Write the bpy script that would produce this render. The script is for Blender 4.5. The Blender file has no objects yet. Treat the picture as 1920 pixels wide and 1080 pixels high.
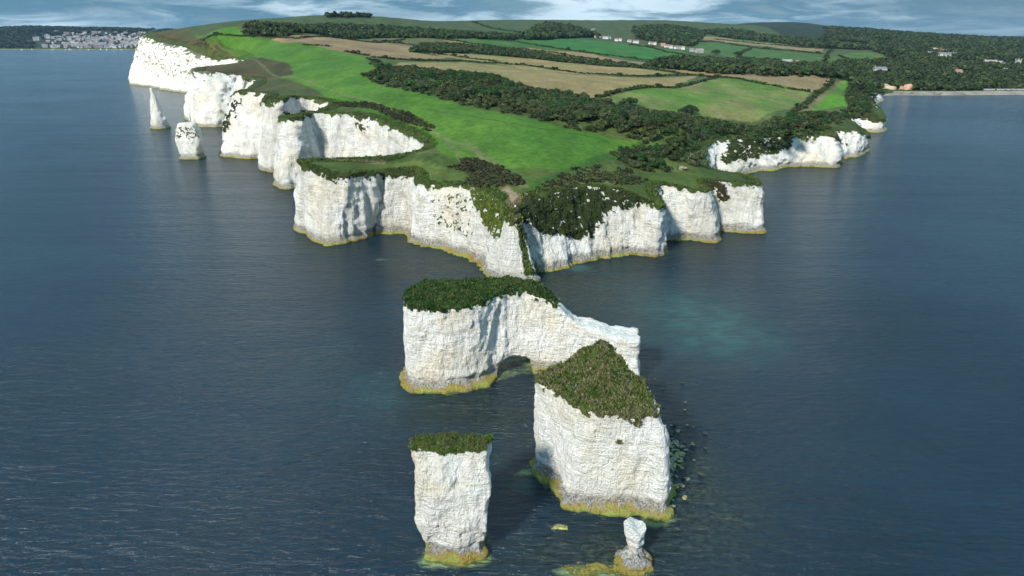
import bpy, math, random, time
import numpy as np
from mathutils import Vector
T0=time.time()
random.seed(7); rng=np.random.default_rng(7)
S=bpy.context.scene
# ---------------- camera, sky, sun, exposure ----------------
PITCH=20.4; CAMH=80.0; FPX=1280.0
cam=bpy.data.cameras.new('camera'); camo=bpy.data.objects.new('camera',cam); S.collection.objects.link(camo)
cam.sensor_width=36; cam.lens=24; cam.clip_start=1; cam.clip_end=60000
camo.location=(0,0,CAMH); camo.rotation_euler=(math.radians(90-PITCH),0,0); S.camera=camo
SUN_EL=math.radians(34); SUN_DIR=(-0.53,-0.85)      # towards the sun: left and behind the camera
W=bpy.data.worlds.new('World'); S.world=W; W.use_nodes=True
S.view_settings.view_transform='Standard'; S.view_settings.look='None'; S.view_settings.exposure=0.48; S.view_settings.gamma=1
S.view_settings.use_curve_mapping=False
sl=bpy.data.lights.new('sun','SUN'); sl.energy=5.0; sl.angle=math.radians(6.0); sl.color=(1.0,.96,.88)
so=bpy.data.objects.new('sun',sl); S.collection.objects.link(so)
sd=Vector((SUN_DIR[0],SUN_DIR[1],math.tan(SUN_EL)*math.hypot(*SUN_DIR))).normalized()
so.rotation_euler=sd.to_track_quat('Z','Y').to_euler(); so.location=(-200,-200,400)
S.cycles.use_denoising=True; S.cycles.max_bounces=5; S.cycles.diffuse_bounces=2; S.cycles.glossy_bounces=2
S.cycles.transparent_max_bounces=4; S.cycles.volume_bounces=0; S.cycles.caustics_reflective=False; S.cycles.sample_clamp_direct=6; S.cycles.sample_clamp_indirect=3

class NT:
    def __init__(s,tree): s.t=tree; s.n=tree.nodes; s.l=tree.links
    def node(s,typ,**kw):
        nd=s.n.new(typ)
        for k,v in kw.items():
            if k=='i':
                for kk,vv in v.items(): s.put(nd,kk,vv)
            else: setattr(nd,k,v)
        return nd
    def put(s,nd,k,v):
        sock=nd.inputs[k]
        if isinstance(v,bpy.types.NodeSocket): s.l.new(v,sock)
        else:
            if isinstance(v,(tuple,list)) and len(v)==3 and sock.type=='RGBA': v=(*v,1)
            sock.default_value=v
    def math(s,op,a,b=0.0,c=None,clamp=False):
        nd=s.n.new('ShaderNodeMath'); nd.operation=op; nd.use_clamp=clamp
        s.put(nd,0,a); s.put(nd,1,b)
        if c is not None: s.put(nd,2,c)
        return nd.outputs[0]
    def mix(s,f,a,b,bt='MIX'):
        nd=s.n.new('ShaderNodeMix'); nd.data_type='RGBA'; nd.blend_type=bt
        s.put(nd,0,f); s.put(nd,6,a); s.put(nd,7,b); return nd.outputs[2]
    def ramp(s,f,a,b,lo=0.,hi=1.):
        nd=s.n.new('ShaderNodeMapRange'); nd.interpolation_type='SMOOTHSTEP'
        s.put(nd,0,f); nd.inputs[1].default_value=a; nd.inputs[2].default_value=b; nd.inputs[3].default_value=lo; nd.inputs[4].default_value=hi
        return nd.outputs[0]
    def noise(s,vec,scale,detail=4,rough=.55,dist=0.0):
        nd=s.n.new('ShaderNodeTexNoise'); s.put(nd,'Vector',vec); nd.inputs['Scale'].default_value=scale
        nd.inputs['Detail'].default_value=detail; nd.inputs['Roughness'].default_value=rough; nd.inputs['Distortion'].default_value=dist
        return nd.outputs[0]
    def mapp(s,vec,scale=(1,1,1),rot=(0,0,0),loc=(0,0,0)):
        nd=s.n.new('ShaderNodeMapping'); s.put(nd,'Vector',vec); nd.inputs['Scale'].default_value=scale
        nd.inputs['Rotation'].default_value=rot; nd.inputs['Location'].default_value=loc; return nd.outputs[0]
    def attr(s,name):
        nd=s.n.new('ShaderNodeAttribute'); nd.attribute_name=name; return nd
    def bump(s,h,strength,dist,normal=None):
        nd=s.n.new('ShaderNodeBump'); s.put(nd,'Height',h); nd.inputs['Strength'].default_value=strength; nd.inputs['Distance'].default_value=dist
        if normal is not None: s.put(nd,'Normal',normal)
        return nd.outputs[0]

# sky: Nishita behind broken grey-blue cloud
w=NT(W.node_tree); w.n.clear()
sky=w.node('ShaderNodeTexSky',sky_type='NISHITA',sun_disc=False,sun_elevation=SUN_EL,sun_rotation=math.atan2(SUN_DIR[0],SUN_DIR[1]),air_density=1.0,dust_density=.4,ozone_density=2.0)
tc=w.node('ShaderNodeTexCoord')
sep=w.node('ShaderNodeSeparateXYZ',i={0:tc.outputs['Generated']})
zc=w.math('ADD',w.math('MAXIMUM',sep.outputs[2],0.0),0.13)
pv=w.node('ShaderNodeCombineXYZ',i={0:w.math('DIVIDE',sep.outputs[0],zc),1:w.math('DIVIDE',sep.outputs[1],zc),2:0.0}).outputs[0]
n1=w.noise(w.mapp(pv,(1,1.0,1),(0,0,.3),(3.1,.4,0)),1.25,8,.6,.4)
brk=w.math('MULTIPLY',w.ramp(w.math('ABSOLUTE',w.math('SUBTRACT',sep.outputs[0],.10)),0,.24,1,0),.13)
n1c=w.math('ADD',n1,brk)
n2=w.noise(w.mapp(pv,(1.0,1,1),(0,0,.1),(7.3,2.2,0)),.33,3,.5)
cloudcol=w.mix(w.ramp(n1c,.43,.66),(.062,.172,.265),(.50,.64,.73))
cloudcol=w.mix(w.ramp(n2,.42,.62,0,.75),cloudcol,(.066,.165,.25))
skyc=w.mix(1.0,sky.outputs[0],(.10,.10,.10),'MULTIPLY')
cloudcol=w.mix(w.ramp(sep.outputs[0],.22,.62,0,.65),cloudcol,(.085,.165,.225))
elev=w.ramp(sep.outputs[2],.055,.24,0,.9);cloudcol=w.mix(elev,cloudcol,(.29,.57,.82))
cover=w.ramp(n1,.30,.46,.88,.97)
fin=w.mix(cover,skyc,cloudcol)
bg=w.node('ShaderNodeBackground',i={'Color':fin,'Strength':1.0})
wo=w.node('ShaderNodeOutputWorld',i={'Surface':bg.outputs[0]})

# ---------------- survey helpers ----------------
th=math.radians(PITCH); CT,ST=math.cos(th),math.sin(th)
def ray(px,py):
    b=(540.-py)/FPX; return ((px-960.)/FPX, CT+b*ST, -ST+b*CT)
def P(px,py,z=0.):                     # point of the level z seen at a pixel of the photograph
    d=ray(px,py); t=(z-CAMH)/d[2]; return (d[0]*t,d[1]*t)
def R(px,py,Y):                        # point at forward distance Y
    d=ray(px,py); t=Y/d[1]; return (d[0]*t,Y,CAMH+d[2]*t)
def XZ(px,Y,z):                        # X from a pixel column
    dep=Y*CT+(CAMH-z)*ST; return ((px-960.)/FPX*dep,Y,z)
def pix(X,Y,Z):
    X=np.asarray(X);Y=np.asarray(Y);Z=np.asarray(Z)
    dep=np.maximum(Y*CT+(CAMH-Z)*ST,1e-3); up=Y*ST-(CAMH-Z)*CT
    return 960+FPX*X/dep, 540-FPX*up/dep

# ---------------- numpy noise ----------------
_perm=rng.permutation(256).astype(np.int32); _perm=np.concatenate([_perm]*3)
_g=rng.normal(size=(256,3)).astype(np.float32); _g/=np.linalg.norm(_g,axis=1)[:,None]
def pn(x,y,z):
    x=np.asarray(x,np.float32);y=np.asarray(y,np.float32);z=np.asarray(z,np.float32)
    x,y,z=np.broadcast_arrays(x,y,z)
    xi=np.floor(x).astype(np.int32);yi=np.floor(y).astype(np.int32);zi=np.floor(z).astype(np.int32)
    xf=x-xi;yf=y-yi;zf=z-zi
    u=xf*xf*(3-2*xf);v=yf*yf*(3-2*yf);q=zf*zf*(3-2*zf)
    xi&=255;yi&=255;zi&=255
    def g(i,j,k):
        h=_perm[_perm[_perm[xi+i]+yi+j]+zi+k]; gg=_g[h]
        return gg[...,0]*(xf-i)+gg[...,1]*(yf-j)+gg[...,2]*(zf-k)
    def lp(a,b,t): return a+(b-a)*t
    return lp(lp(lp(g(0,0,0),g(1,0,0),u),lp(g(0,1,0),g(1,1,0),u),v),lp(lp(g(0,0,1),g(1,0,1),u),lp(g(0,1,1),g(1,1,1),u),v),q)*1.6
def fbm(x,y,z,o=4,gain=.5,ridge=False):
    s=0;a=1.;f=1.
    for i in range(o):
        n=pn(x*f+i*17.3,y*f+i*5.1,z*f+i*9.7)
        if ridge: n=1-2*np.abs(n)
        s=s+a*n;a*=gain;f*=2.03
    return s
def sst(x,a,b):
    t=np.clip((x-a)/(b-a),0,1); return t*t*(3-2*t)
def inpoly(x,y,V):
    r=np.zeros(x.shape,bool);n=len(V)
    for i in range(n):
        x0,y0=V[i][0],V[i][1];x1,y1=V[(i+1)%n][0],V[(i+1)%n][1]
        if y0==y1: continue
        c=((y0>y)!=(y1>y))&(x<(x1-x0)*(y-y0)/(y1-y0)+x0); r^=c
    return r
def dpoly(x,y,V,closed=True):
    d=np.full(x.shape,1e12,np.float32);n=len(V)
    for i in range(n if closed else n-1):
        ax,ay=V[i][0],V[i][1];bx,by=V[(i+1)%n][0],V[(i+1)%n][1]
        dx,dy=bx-ax,by-ay;L=dx*dx+dy*dy+1e-9
        t=np.clip(((x-ax)*dx+(y-ay)*dy)/L,0,1)
        d=np.minimum(d,(x-ax-t*dx)**2+(y-ay-t*dy)**2)
    return np.sqrt(d)
def sdp(x,y,V): 
    d=dpoly(x,y,V); return np.where(inpoly(x,y,V),-d,d)
def smoothpoly(V,n=6,closed=True):
    V=np.array(V,float);N=len(V);o=[]
    for i in range(N if closed else N-1):
        p0,p1,p2,p3=(V[(i-1)%N],V[i],V[(i+1)%N],V[(i+2)%N]) if closed else (V[max(i-1,0)],V[i],V[i+1],V[min(i+2,N-1)])
        for k in range(n):
            t=k/n; o.append(.5*((2*p1)+(p2-p0)*t+(2*p0-5*p1+4*p2-p3)*t*t+(3*p1-p0-3*p2+p3)*t**3))
    if not closed:o.append(V[-1])
    return np.array(o)

# ---------------- object helpers ----------------
def mesh(name,V,Fq,attrs=None,mat=None,smooth=True,mats=None):
    V=np.asarray(V,np.float32);Fq=np.asarray(Fq,np.int32)
    me=bpy.data.meshes.new(name);k=Fq.shape[1]
    me.vertices.add(len(V));me.vertices.foreach_set('co',V.ravel())
    me.loops.add(Fq.size);me.loops.foreach_set('vertex_index',Fq.ravel())
    me.polygons.add(len(Fq));me.polygons.foreach_set('loop_start',np.arange(0,Fq.size,k,dtype=np.int32))
    me.update(calc_edges=True)
    me.polygons.foreach_set('use_smooth',np.full(len(Fq),smooth))
    for an,av in (attrs or {}).items():
        av=np.asarray(av,np.float32)
        if av.ndim==1: a=me.attributes.new(an,'FLOAT','POINT');a.data.foreach_set('value',av)
        else:
            a=me.attributes.new(an,'FLOAT_COLOR','POINT')
            if av.shape[1]==3: av=np.concatenate([av,np.ones((len(av),1),np.float32)],1)
            a.data.foreach_set('color',av.ravel())
    for m in (mats or [mat]): me.materials.append(m)
    me.validate(); return me
def link(name,me,parent=None,**kw):
    o=bpy.data.objects.new(name,me);S.collection.objects.link(o)
    if parent is not None:o.parent=parent
    for k,v in kw.items():
        if v is not None:o[k]=v
    return o
def empty(name,loc,label,cat,group=None,rz=0):
    o=link(name,None,None,label=label,category=cat,group=group);o.location=loc;o.rotation_euler=(0,0,rz);return o
def gridfaces(nr,nc,off=0):
    i=np.arange(nr-1)[:,None]*nc+np.arange(nc-1)[None,:]
    return (np.stack([i,i+1,i+nc+1,i+nc],-1).reshape(-1,4)+off)

# ---------------- materials ----------------
def new_mat(name):
    m=bpy.data.materials.new(name);m.use_nodes=True;t=NT(m.node_tree);t.n.clear()
    bs=t.node('ShaderNodeBsdfPrincipled');out=t.node('ShaderNodeOutputMaterial',i={'Surface':bs.outputs[0]})
    return m,t,bs
def flat(name,col,rough=.8,metal=0.,var=.15,scale=3.):
    m,t,b=new_mat(name);tcn=t.node('ShaderNodeTexCoord').outputs['Object']
    f=t.ramp(t.noise(tcn,scale,3),.3,.7)
    t.put(b,'Base Color',t.mix(f,tuple(c*(1-var) for c in col),tuple(min(1,c*(1+var)) for c in col)));b.inputs['Roughness'].default_value=rough;b.inputs['Metallic'].default_value=metal
    return m
def leafmat(name,rough=.7):
    m,t,b=new_mat(name);a=t.mix(1.0,t.attr('col').outputs['Color'],(.72,.76,.66),'MULTIPLY');b.inputs['Roughness'].default_value=rough
    b.inputs['Specular IOR Level'].default_value=.25
    t.put(b,'Base Color',a)
    tr=t.node('ShaderNodeBsdfTranslucent',i={'Color':a});mx=t.node('ShaderNodeMixShader',i={0:.35,1:b.outputs[0],2:tr.outputs[0]})
    t.l.new(mx.outputs[0],t.n['Material Output'].inputs['Surface']);return m
M_leaf=leafmat('foliage')
def groundmat():
    m,t,b=new_mat('grassland');a=t.attr('col').outputs['Color'];pos=t.node('ShaderNodeNewGeometry').outputs['Position']
    n1=t.noise(pos,.35,6,.65);n2=t.noise(pos,1.7,4,.7);n3=t.noise(t.mapp(pos,(.02,.25,.1),(0,0,.62)),1.0,3,.6)
    c=t.mix(t.ramp(n1,.3,.7),t.mix(1.0,a,(.72,.76,.7),'MULTIPLY'),t.mix(1.0,a,(1.28,1.2,1.25),'MULTIPLY'))
    c=t.mix(t.ramp(n2,.35,.75,0,.5),c,t.mix(1.0,c,(.6,.62,.6),'MULTIPLY'))
    c=t.mix(t.ramp(n3,.4,.66,0,.35),c,t.mix(1.0,c,(1.35,1.2,1.3),'MULTIPLY'))
    t.put(b,'Base Color',c);b.inputs['Roughness'].default_value=.9;b.inputs['Specular IOR Level'].default_value=.15
    t.put(b,'Normal',t.bump(n2,.6,.5));return m
M_ground=groundmat()
def chalkmat(name,scale=1.0,ly=1.0,zoff=0.0,bands=()):
    m,t,b=new_mat(name);pos=t.node('ShaderNodeNewGeometry').outputs['Position']
    z=t.node('ShaderNodeSeparateXYZ',i={0:pos}).outputs[2]
    vs=t.mapp(pos,(1,1,.28))                       # upright streaks
    nA=t.noise(vs,.35/scale,6,.65,.4);nB=t.noise(vs,1.3/scale,6,.7,.3);nC=t.noise(pos,3.2/scale,5,.72);nD=t.noise(pos,.09/scale,4,.6)
    c=t.mix(t.ramp(nA,.3,.7),(.74,.72,.65),(.87,.86,.815))
    c=t.mix(t.ramp(nD,.44,.66,0,.75),c,(.77,.69,.53))                     # cream tint
    c=t.mix(t.ramp(nB,.54,.74,0,.38),c,(.55,.54,.50));c=t.mix(t.math('MULTIPLY',t.ramp(nC,.58,.68),t.ramp(nA,.42,.58,.15,.9)),c,(.30,.29,.26))                      # grey lichen
    vor=t.node('ShaderNodeTexVoronoi',feature='DISTANCE_TO_EDGE',i={'Vector':t.mix(.18,t.mapp(pos,(1,1,.6)),t.node('ShaderNodeTexNoise',i={'Vector':pos,'Scale':.6}).outputs[1]),'Scale':.42/scale})
    crack=t.ramp(vor.outputs[0],0.0,.045,1,0);crack=t.math('MULTIPLY',crack,t.ramp(nA,.46,.62))
    c=t.mix(t.math('MULTIPLY',crack,.14),c,(.38,.36,.32))
    nE=t.noise(t.mapp(pos,(1,1,.18)),.17,5,.7,.5)
    c=t.mix(t.ramp(nE,.50,.70,0,.5 if scale>1 else .22),c,(.50,.485,.44))
    if scale>1:
        nF=t.noise(t.mapp(pos,(1,1,.25)),.055,6,.75,.6);c=t.mix(t.ramp(nF,.47,.62,0,.6),c,(.50,.48,.42))
    # dotted flint bands, gently dipping
    sx=t.node('ShaderNodeSeparateXYZ',i={0:pos})
    zz=t.math('ADD',t.math('ADD',z,t.math('MULTIPLY',sx.outputs[0],.035)),t.math('MULTIPLY',nD,3.0))
    fr=t.math('FRACT',t.math('MULTIPLY',zz,.31));ln=t.math('ABSOLUTE',t.math('SUBTRACT',fr,.5))
    fl=t.math('MULTIPLY',t.ramp(ln,.0,.05,1,0),t.ramp(t.noise(t.mapp(pos,(1,1,.8)),2.6/scale,2,.5),.56,.64))
    c=t.mix(t.math('MULTIPLY',fl,.6),c,(.16,.15,.13))
    fr2=t.math('FRACT',t.math('MULTIPLY',zz,.092));ln2=t.math('ABSOLUTE',t.math('SUBTRACT',fr2,.5))
    c=t.mix(t.math('MULTIPLY',t.ramp(ln2,.0,.022,1,0),t.ramp(nB,.3,.6,.15,.7)),c,(.62,.50,.28))
    # tide zone
    zn=t.math('ADD',z,t.math('MULTIPLY',t.math('SUBTRACT',nA,.5),-3.6));zn=t.math('ADD',zn,t.math('MULTIPLY',t.math('SUBTRACT',nC,.5),-1.6))
    blk=t.math('MULTIPLY',t.ramp(zn,1.9,3.6,1,0),t.ramp(nC,.32,.62,.35,.95));c=t.mix(blk,c,(.15,.14,.115))
    zm=t.math('ADD',t.math('MULTIPLY',z,1.0/ly**1.6),t.math('MULTIPLY',t.math('SUBTRACT',t.noise(pos,.22/scale,4,.65),.5),-4.2))
    c=t.mix(t.ramp(zm,1.15,1.8,1,0),c,t.mix(t.ramp(nD,.4,.6),(.34,.24,.06),(.36,.30,.09)))
    c=t.mix(t.math('MULTIPLY',t.ramp(zm,.8,1.25,ly,0),t.ramp(nD,.40,.58,.3,1.0)),c,t.mix(t.ramp(nB,.3,.7),(.25,.30,.06),(.42,.46,.13)))
    c=t.mix(t.ramp(z,.05,.4,.55,0),c,(.08,.09,.03))
    # vegetation
    a=t.attr('col').outputs['Color'];v=t.attr('veg').outputs['Fac']
    vv=t.ramp(t.math('ADD',v,t.math('MULTIPLY',t.math('SUBTRACT',nC,.5),1.1)),.40,.60)
    g=t.mix(t.ramp(nC,.3,.7),t.mix(1.0,a,(.55,.6,.55),'MULTIPLY'),t.mix(1.0,a,(1.35,1.3,1.3),'MULTIPLY'))
    g=t.mix(1.0,g,(1.1,1.1,1.0),'MULTIPLY');c=t.mix(vv,c,g)
    t.put(b,'Base Color',c);b.inputs['Roughness'].default_value=.93;b.inputs['Specular IOR Level'].default_value=.12
    bed=t.noise(t.mapp(pos,(.35,.35,2.2)),1.1/scale,5,.65)
    h=t.math('ADD',t.math('ADD',t.math('ADD',t.math('MULTIPLY',nB,1.3),t.math('MULTIPLY',bed,.6)),t.math('MULTIPLY',nC,.5)),t.math('MULTIPLY',crack,-.15))
    t.put(b,'Normal',t.bump(h,1.0,1.25*scale));return m
M_chalk=chalkmat('chalk');M_cliff=chalkmat('chalk_cliff',1.5,.75)
def watermat():
    m,t,b=new_mat('sea_water');pos=t.node('ShaderNodeNewGeometry').outputs['Position']
    sh=t.attr('shal').outputs['Fac'];rf=t.attr('reef').outputs['Fac'];ch=t.attr('ledge').outputs['Fac']
    nb=t.noise(pos,.02,4,.6);ns=t.noise(pos,.9,4,.7);nm=t.noise(pos,.16,4,.6)
    c=t.mix(t.ramp(nb,.35,.65),(.005,.016,.026),(.007,.021,.033))
    s2=t.math('MULTIPLY',sh,t.ramp(nm,.3,.7,.45,1.15));c=t.mix(t.math('MINIMUM',s2,1.0),c,(.028,.11,.105))
    r2=t.math('MULTIPLY',rf,t.ramp(nm,.32,.6,.35,1.0));c=t.mix(r2,c,t.mix(t.ramp(ns,.4,.62),(.007,.013,.012),(.035,.05,.036)))
    l2=t.ramp(t.math('ADD',ch,t.math('MULTIPLY',t.math('SUBTRACT',t.noise(pos,.7,5,.7),.5),.9)),.25,.8)
    c=t.mix(l2,c,t.mix(t.ramp(ns,.35,.65),(.075,.12,.065),(.17,.22,.095)))
    t.put(b,'Base Color',c);b.inputs['Roughness'].default_value=.17;b.inputs['IOR'].default_value=1.33
    w1=t.noise(t.mapp(pos,(.28,1,1),(0,0,-.22)),.85,5,.62,.5)
    w2=t.noise(t.mapp(pos,(.35,1,1),(0,0,.45)),.42,4,.6,.6)
    w3=t.noise(t.mapp(pos,(.12,1,1),(0,0,-.3)),.075,3,.5)
    h=t.math('ADD',t.math('MULTIPLY',w1,.55),t.math('ADD',t.math('MULTIPLY',w2,.45),t.math('MULTIPLY',w3,1.2)))
    amp=t.ramp(t.noise(pos,.006,3,.6),.3,.7,.55,1.1)
    t.put(b,'Normal',t.bump(t.math('MULTIPLY',h,amp),1.0,2.6));return m
M_water=watermat()

# ---------------- coast line: (foot at sea level, rim of the cliff) ----------------
def rb(px,py,Y,inset=2.5): return (None,R(px,py,Y),inset)
def b(bp,rim): return (P(*bp),rim,0)
coast=[
 ((-9000,3985),(-9000,4060,6),0),((-2829,3985),(-2829,4040,5),0),(XZ(270,3985,0)[:2],XZ(270,4030,5),0),((-1300,3850),(-1280,3900,6),0),
 ((-1000,3000),(-960,3000,20),0),((-880,2400),(-840,2400,45),0),((-900,2000),(-860,2000,65),0),((-850,1700),(-812,1700,76),0),((-775,1480),(-745,1490,80),0),
 b((243,148.6),R(262,76,1345)), b((247,149),R(271,66,1360)),b((252,158),R(276,70,1275)),b((275,162),R(297,78,1225)),b((300,166),R(318,84,1190)),b((327,172),R(345,89,1120)),b((363,175),R(400,113,1045)),
 ((-395,975),R(443,110,1000),0),((-345,870),(-330,880,47),0),((-352,760),(-335,765,46),0),
 b((363,235),R(367,137,655)),b((377,237),R(385,135,655)),b((408,238),R(420,138,662)),
 ((-262,655),(-245,668,42),0),((-232,590),(-215,595,41),0),
 b((416,288),R(444,174,510)),b((420,293),R(450,172,487)),b((450,296),R(465,173,481)),b((487,298),R(500,177,474)),b((491,308),R(497,186,452)),
 b((491,317),R(496,192,437)),b((507,322),R(512,194,428)),b((523,322),R(530,186,430)),
 rb(550,181,447),rb(590,185,452),rb(621,193,440),rb(612,203,418),rb(575,212,400),
 b((522,343),R(530,219,398)),b((523,351),R(528,224,380)),b((537,354),R(540,223,377)),b((556,353),R(562,221,379)),
 rb(583,214,392),rb(620,213,394),rb(667,215,393),rb(700,221,387),rb(733,234,370),rb(767,251,349),rb(793,266,329),rb(799,276,314),rb(770,287,300),rb(715,294,295),rb(640,298,292),
 rb(580,299,293),b((562,424),R(561,301,292)),
 b((563,434),R(560,306,285)),b((575,441),R(573,312,279)),b((593,450),R(596,321,273)),b((617,458),R(620,329,268)),b((641,457),R(648,329,268)),b((667,450),R(680,324,274)),b((690,443),R(708,325,277)),
 b((698,437),R(718,326,281)),b((735,437),R(745,326,281)),b((763,438),R(772,326,280)),b((770,444),R(783,334,277)),
 b((773,453),R(785,342,271)),b((800,460),R(805,347,266)),b((847,469),R(853,348,262)),b((880,478),R(890,352,256)),b((901,491),R(915,362,246)),b((916,506),R(935,378,237)),b((926,518),R(950,395,230)),
 ((0,225.5),R(966,400,229),0),
 b((1004,513),R(976,392,233)),b((1018,511),R(988,383,238)),b((1037,507),R(1012,373,245)),b((1067,497),R(1060,357,250)),b((1108,487),R(1108,350,255)),b((1150,480),R(1160,358,256)),b((1192,476),R(1200,371,254)),
 b((1232,481),R(1231,385,248)),b((1242,476),R(1242,387,252)),b((1243,452),R(1228,356,268)),b((1254,448),R(1238,350,277)),b((1277,449),R(1265,350,276)),b((1317,453),R(1315,361,272)),b((1339,452),R(1330,361,273)),b((1341,441),R(1331,353,284)),
 b((1341,431),R(1326,342,295)),b((1375,433),R(1360,342,292)),b((1420,437),R(1419,348,285)),b((1427,433),R(1424,345,292)),
 rb(1415,336,308),rb(1380,326,328),rb(1338,319,344),rb(1310,301,368),rb(1316,285,393),rb(1330,269,412),
 b((1372,332),R(1352,264,425)),b((1400,324),R(1398,262,434)),b((1442,318),R(1440,260,446)),b((1483,314),R(1480,258,449)),b((1505,312),R(1500,257,448)),b((1540,313),R(1540,254,448)),b((1562,313),R(1560,257,444)),b((1571,305),R(1571,265,457)),
 b((1574,296),R(1566,248,480)),b((1604,293),R(1600,246,482)),b((1612,290),R(1610,249,484)),b((1623,287),R(1624,256,494)),b((1629,279),R(1629,254,512)),
 rb(1600,230,545,4),rb(1585,222,580,4),b((1615,248),R(1598,213,618)),b((1640,248),R(1632,214,614)),b((1653,247),R(1650,225,610)),b((1655,238),R(1655,222,640)),
 rb(1648,205,700,6),rb(1632,193,780,6),b((1632,199),R(1618,182,850)),b((1648,187),R(1636,172,930)),b((1658,178.5),XZ(1664,1025,5)),b((1750,178),XZ(1750,1015,3)),b((1920,177),XZ(1920,1030,3)),
 ((900,1000),(905,1022,3),0),((1500,1010),(1510,1050,4),0),((5000,1300),(5000,1350,5),0)]
NCo=len(coast)
rim=np.array([c[1] for c in coast],float)
base=np.zeros((NCo,2))
for i,c in enumerate(coast):
    if c[0] is not None: base[i]=c[0][:2]
    else:
        t_=rim[min(i+1,NCo-1),:2]-rim[max(i-1,0),:2];t_/=np.linalg.norm(t_);base[i]=rim[i,:2]+np.array([t_[1],-t_[0]])*c[2]
# ---------------- land height: thin-plate surface through surveyed points ----------------
ctl=[R(*c) for c in [(985,372,240),(1060,345,258),(1150,340,268),(1000,345,252),(960,300,280),(860,300,285),(880,330,270),(800,290,290),(800,240,348),(1190,268,330),(1100,290,295),(1230,320,300),(1300,325,305),(1250,335,285),
 (700,180,438),(600,130,607),(500,90,890),(400,75,1065),(400,64,1200),(340,54,1420),(400,44,1600),(300,60,1400),(467,37,1700),(567,30.5,1950),(640,29,2050),(700,32,2200),(860,41,2600),(930,38,2900),(1000,37,3000),(1120,38,3100),(1250,38,3200),(1330,43,3300),
 (1400,44,4300),(1500,42,4500),(1560,55,4200),(1640,60,3700),(1700,66,3600),(1800,72,3300),(1920,82,3000),(700,95,900),(650,75,1150),(900,130,750),(850,65,1500),(550,62,1400),(967,75,1500),(1100,85,1500),(1200,110,1300),(1050,150,620),(1300,145,850),(1400,200,560),
 (1560,150,900),(1450,130,1100),(1500,100,1700),(1400,95,1700),(1300,72,2300),(1300,90,1900),(1700,140,1300),(1800,162,1120),(1700,165,1090),(1900,120,1700),(1900,162,1120),(1750,100,2000),(1620,100,1700),(1600,160,850),(1570,180,740),(1630,180,860),(1300,250,360),(1450,235,430),(1540,225,500),
 (900,52,2200),(750,60,1700),(1100,60,2300),(1000,55,2200),(1400,70,2600),(1550,75,2500),(1650,85,2300),
 (0,80,4300),(100,80,4300),(200,80,4300),(270,80,4300),(0,57,5000),(50,53,5000),(100,55,5000),(200,57,5000),(270,58,5000),(150,68,4600),(-300,56,5000)]]
ctl+=[(x,y,60.) for x in(-6000,-3500,-1500,0,1500,3500,6000) for y in(6500,8000)]+[(2500,1500,10),(2500,3000,30),(-1000,3600,80),(-600,2600,110),(0,4200,90),(900,4200,90),(-1500,4600,70),(1800,5400,90),(2600,5000,70)]
ctl=np.array(ctl+[tuple(r) for r in rim[1:]],float)
def uv(X,Y): return np.stack([np.asarray(X)/np.asarray(Y),np.log(np.asarray(Y))*1.0],-1)
def tps(A,B):
    r2=((A[:,None,:]-B[None,:,:])**2).sum(-1);return .5*r2*np.log(r2+1e-12)
_c=uv(ctl[:,0],ctl[:,1]);_n=len(_c)
_w=1/np.sqrt(ctl[:,1])          # scale heights by distance so near rims keep their detail
K=tps(_c,_c)+np.eye(_n)*2e-5;Pm=np.concatenate([np.ones((_n,1)),_c],1)
A_=np.block([[K,Pm],[Pm.T,np.zeros((3,3))]]);_s=np.linalg.solve(A_,np.concatenate([ctl[:,2],np.zeros(3)]))
UA=np.linspace(-1.15,1.5,330);VA=np.linspace(math.log(200),math.log(9000),420)
gu,gv=np.meshgrid(UA,VA);gp=np.stack([gu.ravel(),gv.ravel()],-1)
TG=np.concatenate([tps(q,_c)@_s[:_n]+_s[_n]+q@_s[_n+1:] for q in np.array_split(gp,60)]).reshape(gu.shape)
TG=np.maximum(TG,1.5)
def Th(X,Y):
    X=np.asarray(X,float);Y=np.maximum(np.asarray(Y,float),201.)
    u=(X/Y-UA[0])/(UA[1]-UA[0]);v=(np.log(Y)-VA[0])/(VA[1]-VA[0])
    u=np.clip(u,0,len(UA)-1.001);v=np.clip(v,0,len(VA)-1.001);i=u.astype(int);j=v.astype(int);fu=u-i;fv=v-j
    z=(TG[j,i]*(1-fu)+TG[j,i+1]*fu)*(1-fv)+(TG[j+1,i]*(1-fu)+TG[j+1,i+1]*fu)*fv
    return z+fbm(X*.02,Y*.02,0*X,3)*np.clip(Y/900.,.25,2.0)*.7
_YS=np.exp(np.linspace(math.log(215),math.log(6500),1500))
def G(px,py,up=0.):                                   # first point of the land seen along a ray
    d=ray(px,py);X=d[0]/d[1]*_YS;Zr=CAMH+d[2]/d[1]*_YS;h=Th(X,_YS)+up
    k=np.nonzero(Zr<=h)[0];k=k[0] if len(k) else len(_YS)-1
    return (X[k],_YS[k],h[k])
def GL(px,py):
    d=ray(px,py);X=d[0]/d[1]*_YS;Zr=CAMH+d[2]/d[1]*_YS;h=Th(X,_YS)
    k=np.nonzero((Zr<=h)&inpoly(X,_YS,landring))[0];k=k[0] if len(k) else len(_YS)-1
    return (X[k],_YS[k],h[k])
def GP(L): return [G(*p)[:2] for p in L]

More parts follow.
